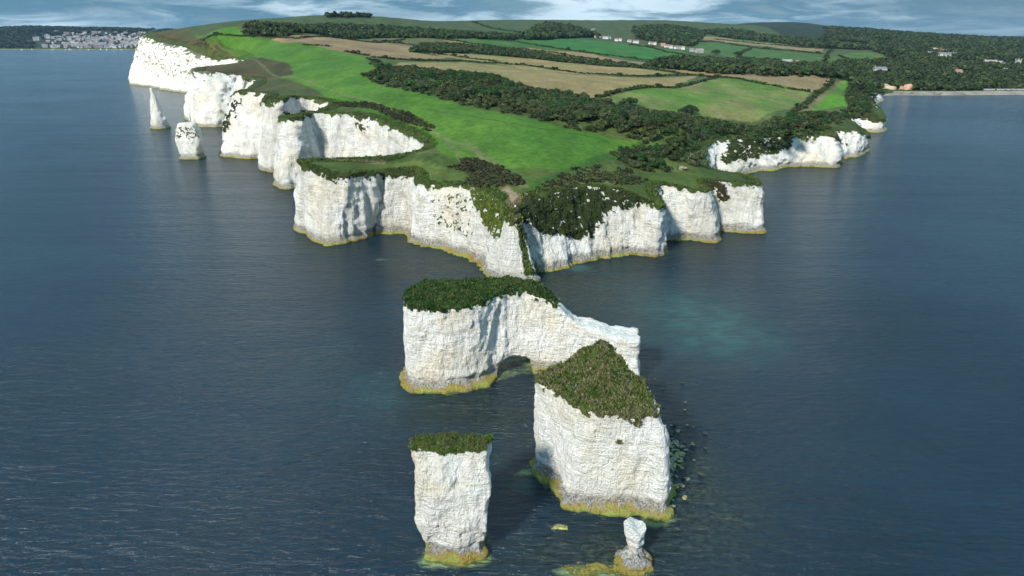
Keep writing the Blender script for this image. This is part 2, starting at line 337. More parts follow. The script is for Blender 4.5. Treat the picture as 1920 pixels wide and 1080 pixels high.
# resample the coast
def dense(ctrlb,ctrlr):
    ob=[];orr=[]
    for i in range(NCo-1):
        i0,i3=max(i-1,0),min(i+2,NCo-1)
        L=np.linalg.norm(ctrlb[i+1]-ctrlb[i]);Ym=.5*(ctrlb[i,1]+ctrlb[i+1,1])
        ds=min(max(Ym*.0026,.6),60) if Ym<1400 else 25.
        n=max(2,int(max(L,np.linalg.norm(ctrlr[i+1]-ctrlr[i]))/ds));n=min(n,400)
        for k in range(n):
            t=k/n
            for c,o in((ctrlb,ob),(ctrlr,orr)):
                p0,p1,p2,p3=c[i0],c[i],c[i+1],c[i3];
                # damped tangents keep corners crisp
                m1=(p2-p0)*.5;m2=(p3-p1)*.5;s=np.linalg.norm(p2-p1)
                for m in(m1,m2):
                    l=np.linalg.norm(m)
                    if l>s: m*=s/l
                h00=2*t**3-3*t*t+1;h10=t**3-2*t*t+t;h01=-2*t**3+3*t*t;h11=t**3-t*t
                o.append(h00*p1+h10*m1*.8+h01*p2+h11*m2*.8)
    return np.array(ob),np.array(orr)
cb,cr=dense(base,rim)
landring=np.concatenate([cr[:,:2],[[7000,9000],[-9000,9000]]])
print('coast columns',len(cb),time.time()-T0)

# ---------------- ground cover colours ----------------
OLIVE=(.070,.105,.026);VIV=(.074,.170,.018);TAN=(.28,.21,.095);TANG=(.235,.205,.080);GRN=(.060,.135,.030);DK=(.016,.028,.010);BRN=(.085,.065,.028);HEATH=(.042,.032,.018);PATH=(.26,.20,.14);YG=(.10,.135,.030)
fields=[ # (polygon in the photograph's pixels, colour, variation to)
 ([(272,64),(340,55),(405,62),(420,78),(443,100),(480,107),(520,112),(545,125),(500,130),(560,160),(625,190),(600,192),(540,183),(440,190),(360,140),(400,115),(300,80)],BRN,(.075,.075,.025)),
 ([(365,66),(470,68),(510,75),(600,88),(667,102),(697,107),(718,127),(684,143),(700,153),(730,165),(823,184),(913,208),(1047,238),(1150,262),(1207,267),(1163,281),(1130,298),(1080,314),(1050,328),(1012,350),(988,346),(950,322),(900,312),(850,300),(820,285),(810,262),(770,240),(700,215),(640,196),(590,180),(540,160),(490,142),(470,125),(440,106),(420,92),(385,78)],VIV,(.060,.155,.016)),
 ([(985,350),(1010,352),(1205,270),(1160,279),(1125,297),(1040,330)],(.06,.14,.018),VIV),
 ([(795,287),(850,297),(930,315),(975,345),(900,335),(850,320),(780,300),(600,302),(600,296),(740,292)],(.055,.095,.02),(.04,.07,.02)),
 ([(950,315),(1020,318),(1060,322),(1015,345),(985,345)],(.09,.12,.03),(.06,.12,.02)),
 ([(1010,352),(1050,330),(1080,314),(1120,310),(1150,328),(1220,335),(1190,350),(1120,345),(1060,350),(1000,368),(985,368)],(.125,.13,.05),(.055,.08,.025)),
 ([(1150,328),(1250,325),(1310,318),(1420,335),(1420,349),(1320,362),(1230,348),(1180,338)],(.055,.10,.018),(.06,.075,.022)),
 ([(862,300),(885,298),(940,315),(985,345),(965,349),(920,343),(880,330),(905,335),(860,318),(838,314),(870,312)],HEATH,(.055,.045,.02)),
 ([(880,335),(930,338),(945,350),(900,352),(870,345)],HEATH,(.05,.045,.02)),
 ([(1130,330),(1170,322),(1195,338),(1150,345)],HEATH,(.05,.05,.02)),
 ([(940,355),(960,357),(985,372),(975,385),(968,400),(955,400),(945,378),(957,368)],PATH,(.31,.25,.18)),
 ([(790,238),(700,205),(640,200),(620,192),(700,195),(770,213),(815,240),(805,248)],(.035,.04,.015),(.05,.05,.02)),
 ([(500,110),(545,120),(550,140),(520,147),(440,160),(390,140),(430,118)],(.085,.07,.028),(.05,.05,.02)),
 ([(445,160),(520,145),(610,180),(560,186),(470,178)],(.055,.075,.022),(.07,.07,.025)),
 ([(510,74),(620,70),(700,76),(785,88),(770,98),(840,108),(780,114),(697,107),(600,88)],(.24,.165,.10),TAN),
 ([(685,71),(830,73),(960,92),(1100,100),(900,86),(785,88),(700,76)],(.12,.115,.045),(.10,.11,.04)),
 ([(747,117),(867,117),(980,127),(1080,140),(1180,145),(1307,143),(1267,163),(1213,163),(1123,182),(1107,185),(1040,172),(973,160),(940,145),(853,137),(790,129),(735,127)],TAN,TANG),
 ([(790,97),(880,102),(1013,110),(1113,120),(1213,130),(1263,137),(1180,141),(1097,140),(1013,132),(913,118),(840,108)],TANG,TAN),
 ([(830,75),(1013,93),(1113,102),(1230,120),(1200,127),(1113,115),(1030,103),(947,93),(847,85)],(.25,.175,.105),TAN),
 ([(837,72),(947,75),(1007,92),(913,87)],GRN,(.06,.12,.03)),
 ([(900,66),(967,75),(1047,90),(1147,103),(1247,114),(1250,118),(1130,103),(1000,90),(880,70)],(.04,.12,.02),GRN),
 ([(967,75),(1000,69),(1097,72),(1180,83),(1320,108),(1320,115),(1247,113),(1147,103),(1047,90)],(.036,.15,.026),(.045,.135,.026)),
 ([(1260,80),(1347,80),(1403,88),(1383,107),(1313,97),(1280,92)],GRN,(.05,.12,.03)),
 ([(1413,90),(1540,103),(1537,117),(1387,107)],(.06,.115,.028),GRN),
 ([(1280,100),(1353,113),(1480,118),(1550,122),(1470,128),(1380,122),(1320,115)],(.035,.13,.02),GRN),
 ([(1270,67),(1307,65),(1363,72),(1447,82),(1543,90),(1543,98),(1447,88),(1347,78)],(.24,.17,.105),TANG),
 ([(1573,103),(1627,97),(1672,108),(1613,116),(1587,112)],YG,GRN),([(1600,114),(1690,110),(1685,117),(1620,120)],(.045,.13,.02),GRN),([(1545,110),(1570,105),(1585,114),(1550,114)],(.07,.12,.03),GRN),
 ([(1343,62),(1400,62),(1513,80),(1500,86),(1380,76)],GRN,(.06,.11,.03)),
 ([(1560,78),(1630,80),(1620,88),(1575,88)],(.06,.11,.03),GRN),
 ([(1575,72),(1600,66),(1617,74),(1600,78)],(.15,.11,.06),(.1,.09,.05)),
 ([(1210,127),(1280,131),(1562,150),(1522,173),(1423,158),(1280,137)],(.23,.175,.10),TAN),
 ([(1118,185),(1213,165),(1267,165),(1347,147),(1520,174),(1480,205),(1423,226),(1407,229),(1313,217),(1240,207),(1180,199)],(.19,.19,.07),(.09,.185,.025)),
 ([(1577,155),(1605,156),(1580,173),(1588,198),(1530,207),(1505,204),(1543,180)],(.09,.25,.016),VIV),
 ([(1575,153),(1582,153),(1550,178),(1505,212),(1490,210),(1540,176)],(.20,.16,.09),(.12,.13,.05)),
 ([(1603,136),(1640,134),(1690,139),(1640,143)],(.06,.12,.03),GRN),([(1790,133),(1812,131),(1812,142),(1797,142)],(.03,.11,.02),GRN),([(1850,152),(1900,155),(1900,160),(1850,158)],(.08,.10,.035),GRN),
]
fieldsW=[(np.array(GP(p)),np.array(a),np.array(c)) for p,a,c in fields]
far_dark=np.array(GP([(1540,90),(1640,95),(1660,118),(1560,128),(1600,150),(1640,175),(1700,176)])[:5]+[(600,900),(760,1005),(6000,1200),(7000,9000),(1500,5200)],float)
tracks=[([(978,352),(945,322),(905,298),(850,266),(800,238),(740,208),(660,182),(600,162),(540,143),(490,122),(440,98),(400,80)],1.1,(.15,.17,.07)),
 ([(1003,352),(1050,328),(1100,310),(1170,285),(1207,270)],2.6,(.035,.105,.014)),([(985,350),(960,335),(950,322)],1.2,(.17,.16,.09)),
 ([(800,205),(900,222),(1010,242),(1130,262)],.9,(.028,.10,.012)),([(835,268),(865,300),(880,318)],1.0,(.13,.14,.06)),([(870,262),(900,286),(935,308)],.9,(.14,.15,.06)),
 ([(585,299),(640,302),(720,304)],.9,(.26,.22,.15)),([(925,340),(950,352),(962,365)],.9,(.26,.20,.14)),([(1111,64),(1107,58),(1113,54)],5,(.4,.36,.28)),([(1320,145),(1350,143),(1300,160)],2,(.3,.26,.17))]
tracksW=[(np.array(GP(p)),w_,np.array(c)) for p,w_,c in tracks]
def cover(X,Y):
    X=np.asarray(X,float);Y=np.asarray(Y,float);n=fbm(X*.011,Y*.011,0*X+3,4);n2=fbm(X*.05,Y*.05,0*X+7,3)
    a=sst(Y/2500+.4*n,.15,.9)[:,None]
    col=np.array(OLIVE)*(1-a)+np.array((.055,.082,.026))*a
    col=col*(1+.25*n2[:,None])
    brown=sst(n+.3*n2,.15,.8)[:,None]*.35;col=col*(1-brown)+np.array((.11,.10,.04))*brown
    jx=n2*np.clip(Y*.0035,.8,8);jy=fbm(X*.06+9,Y*.06,0*X,2)*np.clip(Y*.006,1.5,20)
    fm=inpoly(X,Y,far_dark);col[fm]=np.array((.020,.032,.012))*(1+.3*n2[fm,None])  # dark ground colour at far right, standing in for cloud shadow
    tn=(Y>3900)&(X<-600);col[tn]=np.where((n[tn,None]>.25),(.05,.06,.025),(.016,.026,.014))  # town hill: cloud shadow put into the dark ground colour
    f=sst(fbm(X*.018+5,Y*.009,0*X+1,4),-.35,.45)[:,None]
    for V,c0,c1 in fieldsW:
        x0,y0=V.min(0)-15;x1,y1=V.max(0)+15;k=np.nonzero((X>x0)&(X<x1)&(Y>y0)&(Y<y1))[0]
        if not len(k):continue
        q=k[inpoly(X[k]+jx[k]*.5,Y[k]+jy[k]*.5,V)]
        col[q]=(c0*(1-f[q])+c1*f[q])*(1+.10*n2[q,None])
    mot=fbm(X*.035+20,Y*.02,0*X+5,4,.6);mot2=fbm(X*.16,Y*.10,0*X+2,3,.6)*(Y<900);tone=(1+.22*mot+.16*mot2)[:,None]
    col=col*tone*np.array([1,1,1])+np.maximum(mot,0)[:,None]*np.array((.018,.006,.004))
    for V,w_,c in tracksW:
        x0,y0=V.min(0)-15;x1,y1=V.max(0)+15;k=np.nonzero((X>x0)&(X<x1)&(Y>y0)&(Y<y1))[0]
        if len(k):
            t_=sst(dpoly(X[k]+.4*n2[k],Y[k],V,False),w_*1.5,w_*.4)[:,None]*.8;col[k]=col[k]*(1-t_)+c*t_
    return np.maximum(col*np.array((.74,.74,.66)),.004)

# ---------------- land surface mesh ----------------
nu,nv=820,560
uu=np.linspace(-1.0,1.25,nu);vv=np.linspace(math.log(216),math.log(8500),nv)
U_,V_=np.meshgrid(uu,vv);Yg=np.exp(V_);Xg=U_*Yg;Yg=Yg.ravel();Xg=Xg.ravel()
coarse=landring[::2] if len(landring)>2500 else landring
ins=np.zeros(len(Xg),bool)
ins=inpoly(Xg,Yg,landring)
from mathutils.kdtree import KDTree
kd=KDTree(len(cr))
for i,p in enumerate(cr): kd.insert((p[0],p[1],0),i)
kd.balance()
dist=np.full(len(Xg),1e3)
for i in np.nonzero(ins)[0]:
    if Yg[i]<1700: dist[i]=kd.find((Xg[i],Yg[i],0))[2]
cut=np.clip(Yg*.006,1.6,9)
keep=ins&(dist>cut*.55)
Zg=Th(Xg,Yg)-np.where(dist<cut*1.3,.35,0)
colg=np.zeros((len(Xg),3),np.float32);colg[keep]=cover(Xg[keep],Yg[keep])
fc=gridfaces(nv,nu);fc=fc[keep[fc].all(1)]
used=np.unique(fc);mp=-np.ones(len(Xg),int);mp[used]=np.arange(len(used))
land=link('ground',mesh('ground',np.stack([Xg,Yg,Zg],-1)[used],mp[fc],{'col':colg[used]},M_ground),kind='structure')
print('land',len(fc),time.time()-T0)

# ---------------- cliffs ----------------
vegshadepx=[([(884,352),(950,368),(960,400),(948,425),(938,448),(925,448),(912,425),(900,400),(888,385)],.66,(.085,.11,.022)),
 ([(962,392),(1010,365),(1075,350),(1165,358),(1225,375),(1200,388),(1150,392),(1125,405),(1118,440),(1080,447),(1045,438),(1015,440),(1000,425),(985,420),(970,410)],.74,(.034,.048,.017)),
 ([(1372,262),(1480,258),(1482,266),(1462,284),(1440,292),(1400,298),(1366,308),(1348,302),(1362,275)],.66,(.035,.05,.016)),
 ([(1280,330),(1345,338),(1362,355),(1362,382),(1348,378),(1335,350)],.75,(.04,.04,.018)),  # dark growth; its colour also paints in the shade on this block's left
 ([(1575,215),(1645,198),(1655,228),(1628,226),(1600,222)],.8,(.04,.05,.018)),([(1608,240),(1628,262),(1630,250),(1616,238)],.8,(.04,.05,.018)),([(1545,240),(1575,260),(1600,275),(1585,280),(1560,262)],.3,(.03,.035,.015)),
 ([(1165,345),(1207,344),(1232,378),(1210,372)],.85,(.035,.035,.016)),([(440,187),(430,215),(416,245),(424,250),(440,215),(450,190)],.8,(.03,.035,.015)),
 ([(805,375),(880,360),(888,440),(850,445),(815,420)],.30,(.06,.085,.02)),([(250,70),(345,90),(400,112),(400,150),(300,145),(255,120)],.30,(.16,.15,.11)),
 ([(1490,255),(1540,255),(1510,268)],.5,(.04,.05,.02)),([(560,300),(640,318),(760,318),(800,320),(790,330),(700,335),(655,335),(625,345),(590,325),(565,312)],.55,(.045,.06,.018)),
 ([(533,215),(560,218),(580,210),(570,226),(545,226)],.6,(.03,.035,.015)),([(663,213),(700,218),(690,250),(672,245)],.45,(.05,.06,.02)),([(500,180),(535,175),(520,190),(500,205)],.3,(.05,.05,.02)),
 ([(420,160),(470,165),(450,200),(425,190)],.25,(.04,.045,.02))]
NR=58
tt=np.concatenate([np.linspace(-.12,1,NR-10),np.full(10,1.)]) 
nc=len(cb)
tb=np.gradient(cb,axis=0)
def smo(a,k):
    ker=np.ones(k)/k;return np.stack([np.convolve(np.pad(a[:,j],k//2,mode='edge'),ker,'valid') for j in range(a.shape[1])],-1)
tb=smo(tb,7);tb/=np.linalg.norm(tb,axis=1)[:,None]+1e-9
nrm=np.stack([tb[:,1],-tb[:,0]],-1)
tr=smo(np.gradient(cr[:,:2],axis=0),7);tr/=np.linalg.norm(tr,axis=1)[:,None]+1e-9;nrr=np.stack([tr[:,1],-tr[:,0]],-1)
sc=np.clip(cb[:,1]/270.,1,5)**.8
lip=np.clip(cb[:,1]*.018,4.5,32)
rows=[]
hz=cr[:,2]
nlip=9;nf=NR-nlip
VX=np.zeros((NR,nc,3));below=np.zeros((NR,nc));isl=np.zeros((NR,nc))
for r in range(nf):
    t=-.10+1.10*r/(nf-1)
    z=t*hz; tc_=np.clip(t,0,1)
    prof=tc_**1.15
    xy=cb+(cr[:,:2]-cb)*prof[:,None] if np.ndim(prof) else cb+(cr[:,:2]-cb)*prof
    VX[r,:,:2]=xy;VX[r,:,2]=z;below[r]=hz-z
for r in range(nlip):
    s=(r+1)/nlip
    xy=cr[:,:2]-nrr*(lip*s)[:,None];zt=Th(xy[:,0],xy[:,1])
    VX[nf+r,:,:2]=xy;VX[nf+r,:,2]=hz*(1-sst(s,0,.5))+zt*sst(s,0,.5)+.25*(1-s)-(1.6 if r==nlip-1 else 0);isl[nf+r]=1
X=VX[...,0];Y=VX[...,1];Z=VX[...,2]
hi=np.clip(hz/12,0.12,1)[None,:]
face=(1-isl)
SC=np.minimum(sc,3.0)[None,:]
but=fbm(X/(9*SC),Y/(9*SC),Z/(55*SC),3,.5)
rid=fbm(X/(5.*SC),Y/(5.*SC),Z/(22*SC),3,.55,True)
med=fbm(X/(2.2*SC),Y/(2.2*SC),Z/(5*SC),3,.6)
blk=fbm(X/(3.5*SC),Y/(3.5*SC),Z/(2.2*SC),2,.5)
d=(2.1*but+.95*rid+.50*med+.40*np.round(blk*2)/2)*SC*hi
w_=np.clip((hz[None]-Z)/(3.0),0.25,1)*face
d=d*w_
bm=np.sin(np.arange(nc)*.0)  # uniform
led=sst(Z,.9,.3)*np.clip(.45+1.0*fbm(X/12,Y/12,0*Z+4,2)+2.2*np.exp(-((X+22)**2+(Y-247)**2)/500.),.0,3.2)*np.clip(hi,.3,1)-.55*sst(Z,1.2,2.0)*sst(Z,4.2,2.6)
d=d+led*face*np.where(hz[None]>8,1,.2)
VX[:nf,:,0]+=(d*nrm[:,0][None])[:nf];VX[:nf,:,1]+=(d*nrm[:,1][None])[:nf]
# bumpy turf
bmp=fbm(X/1.7,Y/1.7,Z/1.7,3)*.35*np.clip(SC,1,3)
VX[nf-1:NR-2,:,2]+=(np.abs(bmp)*.9)[nf-1:NR-2]
px_,py_=pix(VX[...,0],VX[...,1],VX[...,2])
nv1=fbm(X/(3*SC),Y/(3*SC),Z/(3*SC),4,.6)
veg=np.where(isl>0,1.,sst(below[:]/SC,1.6+2.2*nv1,-.2+1.6*nv1))
veg=np.where((hz[None]<7)&(Z>.8),1,veg)
col=cover(VX[...,0].ravel(),VX[...,1].ravel()).reshape(NR,nc,3)
edge=np.clip(1-(isl*np.arange(NR)[:,None]-nf)/7.,0,1)[...,None]*(isl[...,None]>0)+(isl[...,None]==0)*1.
ec=np.where((nv1>-.2)[...,None],(.060,.090,.024),(.055,.052,.022))*(1+.4*nv1[...,None])
col=col*(1-edge*.75)+ec*edge*.75
for poly,p,c in vegshadepx:
    pp=np.array(poly,float);m=inpoly(px_+nv1*11,py_+nv1*8,pp)&(isl==0)
    vn=fbm(X/1.4/SC,Y/1.4/SC,Z/1.4/SC,4,.65)
    q=sst(vn+(p-.5)*2.2,-.25,.25);veg=np.where(m,np.maximum(veg,q),veg)
    col=np.where(m[...,None],np.array(c)*(1+.35*vn[...,None]),col)
bush=np.where((veg>.5)&(isl==0),.5+.6*np.abs(fbm(X/1.1,Y/1.1,Z/1.1,3)),0)*np.clip(SC,1,2.5)
VX[...,0]+=bush*nrm[:,0][None];VX[...,1]+=bush*nrm[:,1][None]*.7;VX[...,2]+=bush*.5
# split into separate cliff objects at bay heads
F_=gridfaces(NR,nc).reshape(NR-1,nc-1,4)
cuts=[0]
marks=[(-850,1700),(-345,870),(-232,590),R(621,193,440)[:2],R(799,276,314)[:2],P(773,453),(0,225.5),P(1243,452),P(1341,431),R(1316,285,393)[:2],R(1585,222,580)[:2],P(1658,178.5)]
for mx,my in marks: cuts.append(int(np.argmin((cb[:,0]-mx)**2+(cb[:,1]-my)**2)))
cuts.append(nc-1)
for a0,a1 in zip(cuts[:-1],cuts[1:]):
    if a1-a0<2: continue
    sl_=slice(a0,a1+1);n_=a1-a0+1
    link('cliff',mesh('cliff',VX[:,sl_].reshape(-1,3),gridfaces(NR,n_)[:,::-1],{'col':col[:,sl_].reshape(-1,3),'veg':veg[:,sl_].ravel()},M_cliff),kind='structure')
print('cliffs',NR*nc,time.time()-T0)

# ---------------- tufts: blades and leaves on real surfaces ----------------
def leaves(Pp,size,col,updir=None,flat_=0.5,seed=1,aspect=1.6):
    r=np.random.default_rng(seed);n=len(Pp);size=np.broadcast_to(size,(n,))
    a=r.normal(size=(n,3));a[:,2]*=flat_;a/=np.linalg.norm(a,axis=1)[:,None]
    bb=r.normal(size=(n,3));bb=np.cross(a,bb);bb/=np.linalg.norm(bb,axis=1)[:,None]+1e-9
    if updir is not None:
        bb=updir+.55*r.normal(size=(n,3));bb/=np.linalg.norm(bb,axis=1)[:,None];a=np.cross(bb,r.normal(size=(n,3)));a/=np.linalg.norm(a,axis=1)[:,None]+1e-9
    s=size[:,None]
    v=np.stack([Pp-a*s*.5,Pp+a*s*.5,Pp+a*s*.32+bb*s*aspect,Pp-a*s*.32+bb*s*aspect],1).reshape(-1,3)
    f=np.arange(4*n).reshape(n,4);c=np.repeat(np.asarray(col),4,0)
    return v,f,c
tx=[];tcx=[]
m=(veg>.6)&(VX[...,1]<460)&(VX[...,2]>3)
ii=np.argwhere(m[:-1,:-1]);nz=fbm(VX[...,0]/5,VX[...,1]/5,0*VX[...,0],3);ii=ii[(nz[ii[:,0],ii[:,1]]>-.1)];sel=ii[rng.integers(0,len(ii),42000)]
fr=rng.random((len(sel),2))
def bil(A,s,fr):
    i,j=s[:,0],s[:,1];a,b_=fr[:,:1],fr[:,1:]
    return (A[i,j]*(1-a)+A[i+1,j]*a)*(1-b_)+(A[i,j+1]*(1-a)+A[i+1,j+1]*a)*b_
pp=bil(VX,sel,fr);cc=col[sel[:,0],sel[:,1]]*(1.0+1.3*rng.random((len(sel),1)))
v,f,c=leaves(pp,.2+.3*rng.random(len(pp)),cc,updir=np.array([0,-.1,1.]),seed=3)
link('cliff_edge_turf',mesh('cliff_edge_turf',v,f,{'col':c},M_leaf,False),kind='stuff',label='ragged turf and scrub growing along the rims and ledges of the chalk cliffs',category='turf')

# ---------------- sea stacks: implicit surfaces meshed with surface nets ----------------
def surface_nets(Fv,org,h):
    nx,ny,nz=Fv.shape;ins=Fv<0
    c=[(i,j,k) for i in(0,1) for j in(0,1) for k in(0,1)]
    sl=lambda A,i,j,k:A[i:nx-1+i,j:ny-1+j,k:nz-1+k]
    cnt=sum(sl(ins,*q).astype(np.int8) for q in c);act=(cnt>0)&(cnt<8)
    idx=-np.ones(act.shape,np.int64);ai=np.argwhere(act);idx[act]=np.arange(len(ai))
    acc=np.zeros((len(ai),3));num=np.zeros(len(ai));I,J,K_=ai.T
    for q in c:
        for ax in range(3):
            if q[ax]==0:
                q2=list(q);q2[ax]=1
                fa=Fv[I+q[0],J+q[1],K_+q[2]];fb=Fv[I+q2[0],J+q2[1],K_+q2[2]];cr_=(fa<0)!=(fb<0)
                t=np.where(cr_,fa/(fa-fb+1e-12),0);p=np.array(q,float)[None]+np.zeros((len(ai),3));p[:,ax]=t
                acc[cr_]+=p[cr_];num[cr_]+=1
    V=(ai+acc/num[:,None])*h+np.array(org);Q=[]
    for ax in range(3):
        a=[slice(None)]*3;b_=[slice(None)]*3;a[ax]=slice(0,-1);b_[ax]=slice(1,None)
        ia,ib=ins[tuple(a)],ins[tuple(b_)];ch=np.argwhere(ia!=ib);o1,o2=[(1,2),(2,0),(0,1)][ax]
        ch=ch[(ch[:,o1]>0)&(ch[:,o2]>0)&(ch[:,o1]<Fv.shape[o1]-1)&(ch[:,o2]<Fv.shape[o2]-1)]
        e1=np.zeros(3,int);e1[o1]=1;e2=np.zeros(3,int);e2[o2]=1
        g=lambda w:idx[w[:,0],w[:,1],w[:,2]]
        q=np.stack([g(ch-e1-e2),g(ch-e2),g(ch),g(ch-e1)],-1)
        fl=~ia[ch[:,0],ch[:,1],ch[:,2]];q[fl]=q[fl][:,::-1];Q.append(q)
    return V,np.concatenate(Q)
PAL=[(.045,.095,.018),(.09,.13,.03),(.15,.16,.055),(.24,.21,.12),(.04,.09,.03)]
PALG=[(.03,.07,.014),(.045,.10,.018),(.035,.085,.02),(.10,.12,.04),(.05,.12,.025)]
PALM=[(.06,.13,.02),(.09,.15,.03),(.13,.16,.05),(.17,.16,.07),(.05,.11,.02)]
def make_stack(name,keys,top,h,label,mat=M_chalk,amp=1.,hang=.8,pad=(3.2,3.2),patch=None,pal=PAL,tunnel=None,extra=None,vegf=None,vegcol=(.05,.07,.018),tufts=6000,tuftsize=.3,zmin=-1.5,seed=0,ledge=.9,cat='sea stack'):
    allp=np.concatenate([np.array(k[1]) for k in keys]);x0,y0=allp.min(0)-np.array(pad);x1,y1=allp.max(0)+3.2
    xs=np.arange(x0,x1,h);ys=np.arange(y0,y1,h);GX,GY=np.meshgrid(xs,ys,indexing='ij')
    tp=top(GX,GY).astype(np.float32);zmax=float(np.max(tp[inpoly(GX,GY,np.array(keys[-1][1]))]))+2.0
    zs=np.arange(zmin,zmax,h)
    sd=[sdp(GX,GY,smoothpoly(k[1],5)) for k in keys];kz=[k[0] for k in keys]
    Fv=np.zeros((len(xs),len(ys),len(zs)),np.float32)
    for k,z in enumerate(zs):
        j=int(np.clip(np.searchsorted(kz,z)-1,0,len(kz)-2));t=np.clip((z-kz[j])/(kz[j+1]-kz[j]),0,1);Fv[:,:,k]=sd[j]*(1-t)+sd[j+1]*t
    X3,Y3,Z3=GX[:,:,None],GY[:,:,None],zs[None,None,:]
    band=np.abs(Fv)<4.5;I=np.nonzero(band);xx=X3[I[0],I[1],0];yy=Y3[I[0],I[1],0];zz=zs[I[2]]
    sx=seed*13.7
    dn=1.1*fbm((xx+sx)/6.5,yy/6.5,zz/14,3)+.52*fbm((xx+sx)/3.0,yy/3.0,zz/8.,3,.55,True)-.26+.30*np.round(fbm((xx+sx)/3,yy/3,zz/1.7,2)*2.5)/2.5+.20*fbm((xx+sx)/.9,yy/.9,zz/.9,3,.6)
    ld=ledge*sst(zz,1.5,.8)*(1+.7*fbm(xx/4,yy/4,0*zz,2))-.5*sst(zz,1.3,2.2)*sst(zz,4.0,2.8)
    Fv[I]-=(dn*amp*.78+ld)
    topn=tp+.6*min(1,amp*1.1)**2*fbm(GX/2.2,GY/2.2,0*GX+seed,4)
    Fv=np.maximum(Fv,(zs[None,None,:]-topn[:,:,None])*.8)
    if extra is not None: Fv=np.minimum(Fv,extra(X3,Y3,Z3))
    if tunnel is not None: Fv=np.maximum(Fv,-tunnel(X3,Y3,Z3))
    V,Q=surface_nets(Fv,(x0,y0,zs[0]),h)
    tz=top(V[:,0],V[:,1]);nn=fbm(V[:,0]/1.3,V[:,1]/1.3,V[:,2]/1.3,3)
    e_=np.minimum(hang*(-.75-2.1*nn),-.22+.18*np.clip(nn,-1,0));vg=sst(V[:,2]-tz,e_-.3,e_)
    vg=vg*(vegf(V,nn) if vegf else 1.)
    if patch is not None: vg=np.maximum(vg,patch(V,nn))
    vc=np.array(vegcol)*(1.1+.7*nn[:,None])*1.3
    cx,cy=V[:,0].mean(),V[:,1].mean();o=empty(name,(cx,cy,0),label,cat)
    L=V-np.array([cx,cy,0])
    link('rock',mesh('rock',L,Q,{'col':np.clip(vc,.005,1),'veg':vg},mat),o)
    k=np.nonzero(vg>.7)[0]
    if tufts and len(k):
        s=rng.choice(k,int(tufts*1.6));den=fbm(V[s,0]/2.4,V[s,1]/2.4,0*s+8,3,.6);s=s[den>-.32][:tufts];tufts=len(s);big_=1+.7*np.clip(fbm(V[s,0]/1.5,V[s,1]/1.5,0*s+4,2),-.6,1);pt=L[s]+rng.normal(size=(tufts,3))*[h*.6,h*.6,.05]
        pk=np.array(pal)[np.clip(((fbm(V[s,0]/2.2,V[s,1]/2.2,0*s+3,2)+1)*2.2+rng.random(tufts)).astype(int),0,4)]
        v,f,c=leaves(pt,tuftsize*(.45+.8*rng.random(tufts))*big_,pk*(.6+.8*rng.random((tufts,1))),updir=np.array([0,0,1.]),seed=5+seed)
        link('turf_cap',mesh('turf_cap',v,f,{'col':c},M_leaf,False),o,kind='stuff')
    return o
# slim stack in front, widest just above its middle
def rect(x0,x1,y0,y1,r=.8,jit=.35,sd_=0):
    q=random.Random(sd_);pts=[(x0+r,y0),((x0+x1)/2,y0-.5),(x1-r,y0),(x1,y0+r),(x1,y1-r),(x1-r,y1),((x0+x1)/2,y1+.4),(x0+r,y1),(x0,y1-r),(x0,y0+r)]
    return [(a+q.uniform(-jit,jit),b_+q.uniform(-jit,jit)) for a,b_ in pts]
make_stack('sea_stack',[(-2,rect(-13.3,-5.1,88.6,94,sd_=1)),(1.5,rect(-13.3,-5.1,88.6,94,sd_=1)),(3.5,rect(-13.9,-4.6,88.2,94,sd_=2)),(8,rect(-14.7,-3.9,87.8,94,sd_=3)),(14,rect(-15.1,-4.0,88,93.6,sd_=4)),(21,rect(-14.8,-4.2,89.2,92.8,sd_=5))],
  lambda x,y:20.7+.03*(y-90)+0*x,.2,'slim white chalk pillar with a thin grass cap, nearest on the left of the rocks',amp=.8,hang=.28,pal=PALM,tufts=8000,tuftsize=.13,seed=1,ledge=.7)
# large stack with sloping scrub top
s2b=[(4.6,112),(7.5,108.3),(9.6,104.5),(10.6,102),(14,100.8),(20,100.6),(23.5,100.2),(25.2,98.6),(27.2,99.0),(28.3,104),(28.6,111),(27,117),(23,121),(17,122.5),(10,120),(5.5,116)]
s2t=[(4.4,111.5),(8,107.5),(12.6,101.5),(16.5,100.4),(24.3,100.9),(25.2,104),(23.4,110),(21.0,115.5),(18.6,119.6),(15.8,119.3),(11,117.5),(6.5,115)]
def s2top(x,y):
    return 20.9-.06*(x-5)+.27*np.maximum(y-105.5,0)*np.exp(-((x-17.2)/5.2)**2)+.05*np.maximum(y-108,0)
make_stack('sea_stack',[(-2,s2b),(2.5,s2b),(5,[(a*.97+.5,b_) for a,b_ in s2b]),(21,s2t),(26,s2t)],s2top,.28,
  'broad white chalk stack topped with mixed green and straw scrub, right of the slim pillar',amp=.95,vegf=lambda V,n:sst(V[:,0],25.2+n,24.2+n),patch=lambda V,n:.9*((((V[:,0]-21.2)/.8)**2+((V[:,2]-18.2)/.7)**2<1)|(((V[:,0]-18.4)/.5)**2+((V[:,2]-14.6)/.45)**2<1))*(V[:,1]<106),tufts=26000,tuftsize=.25,seed=2,ledge=.9)
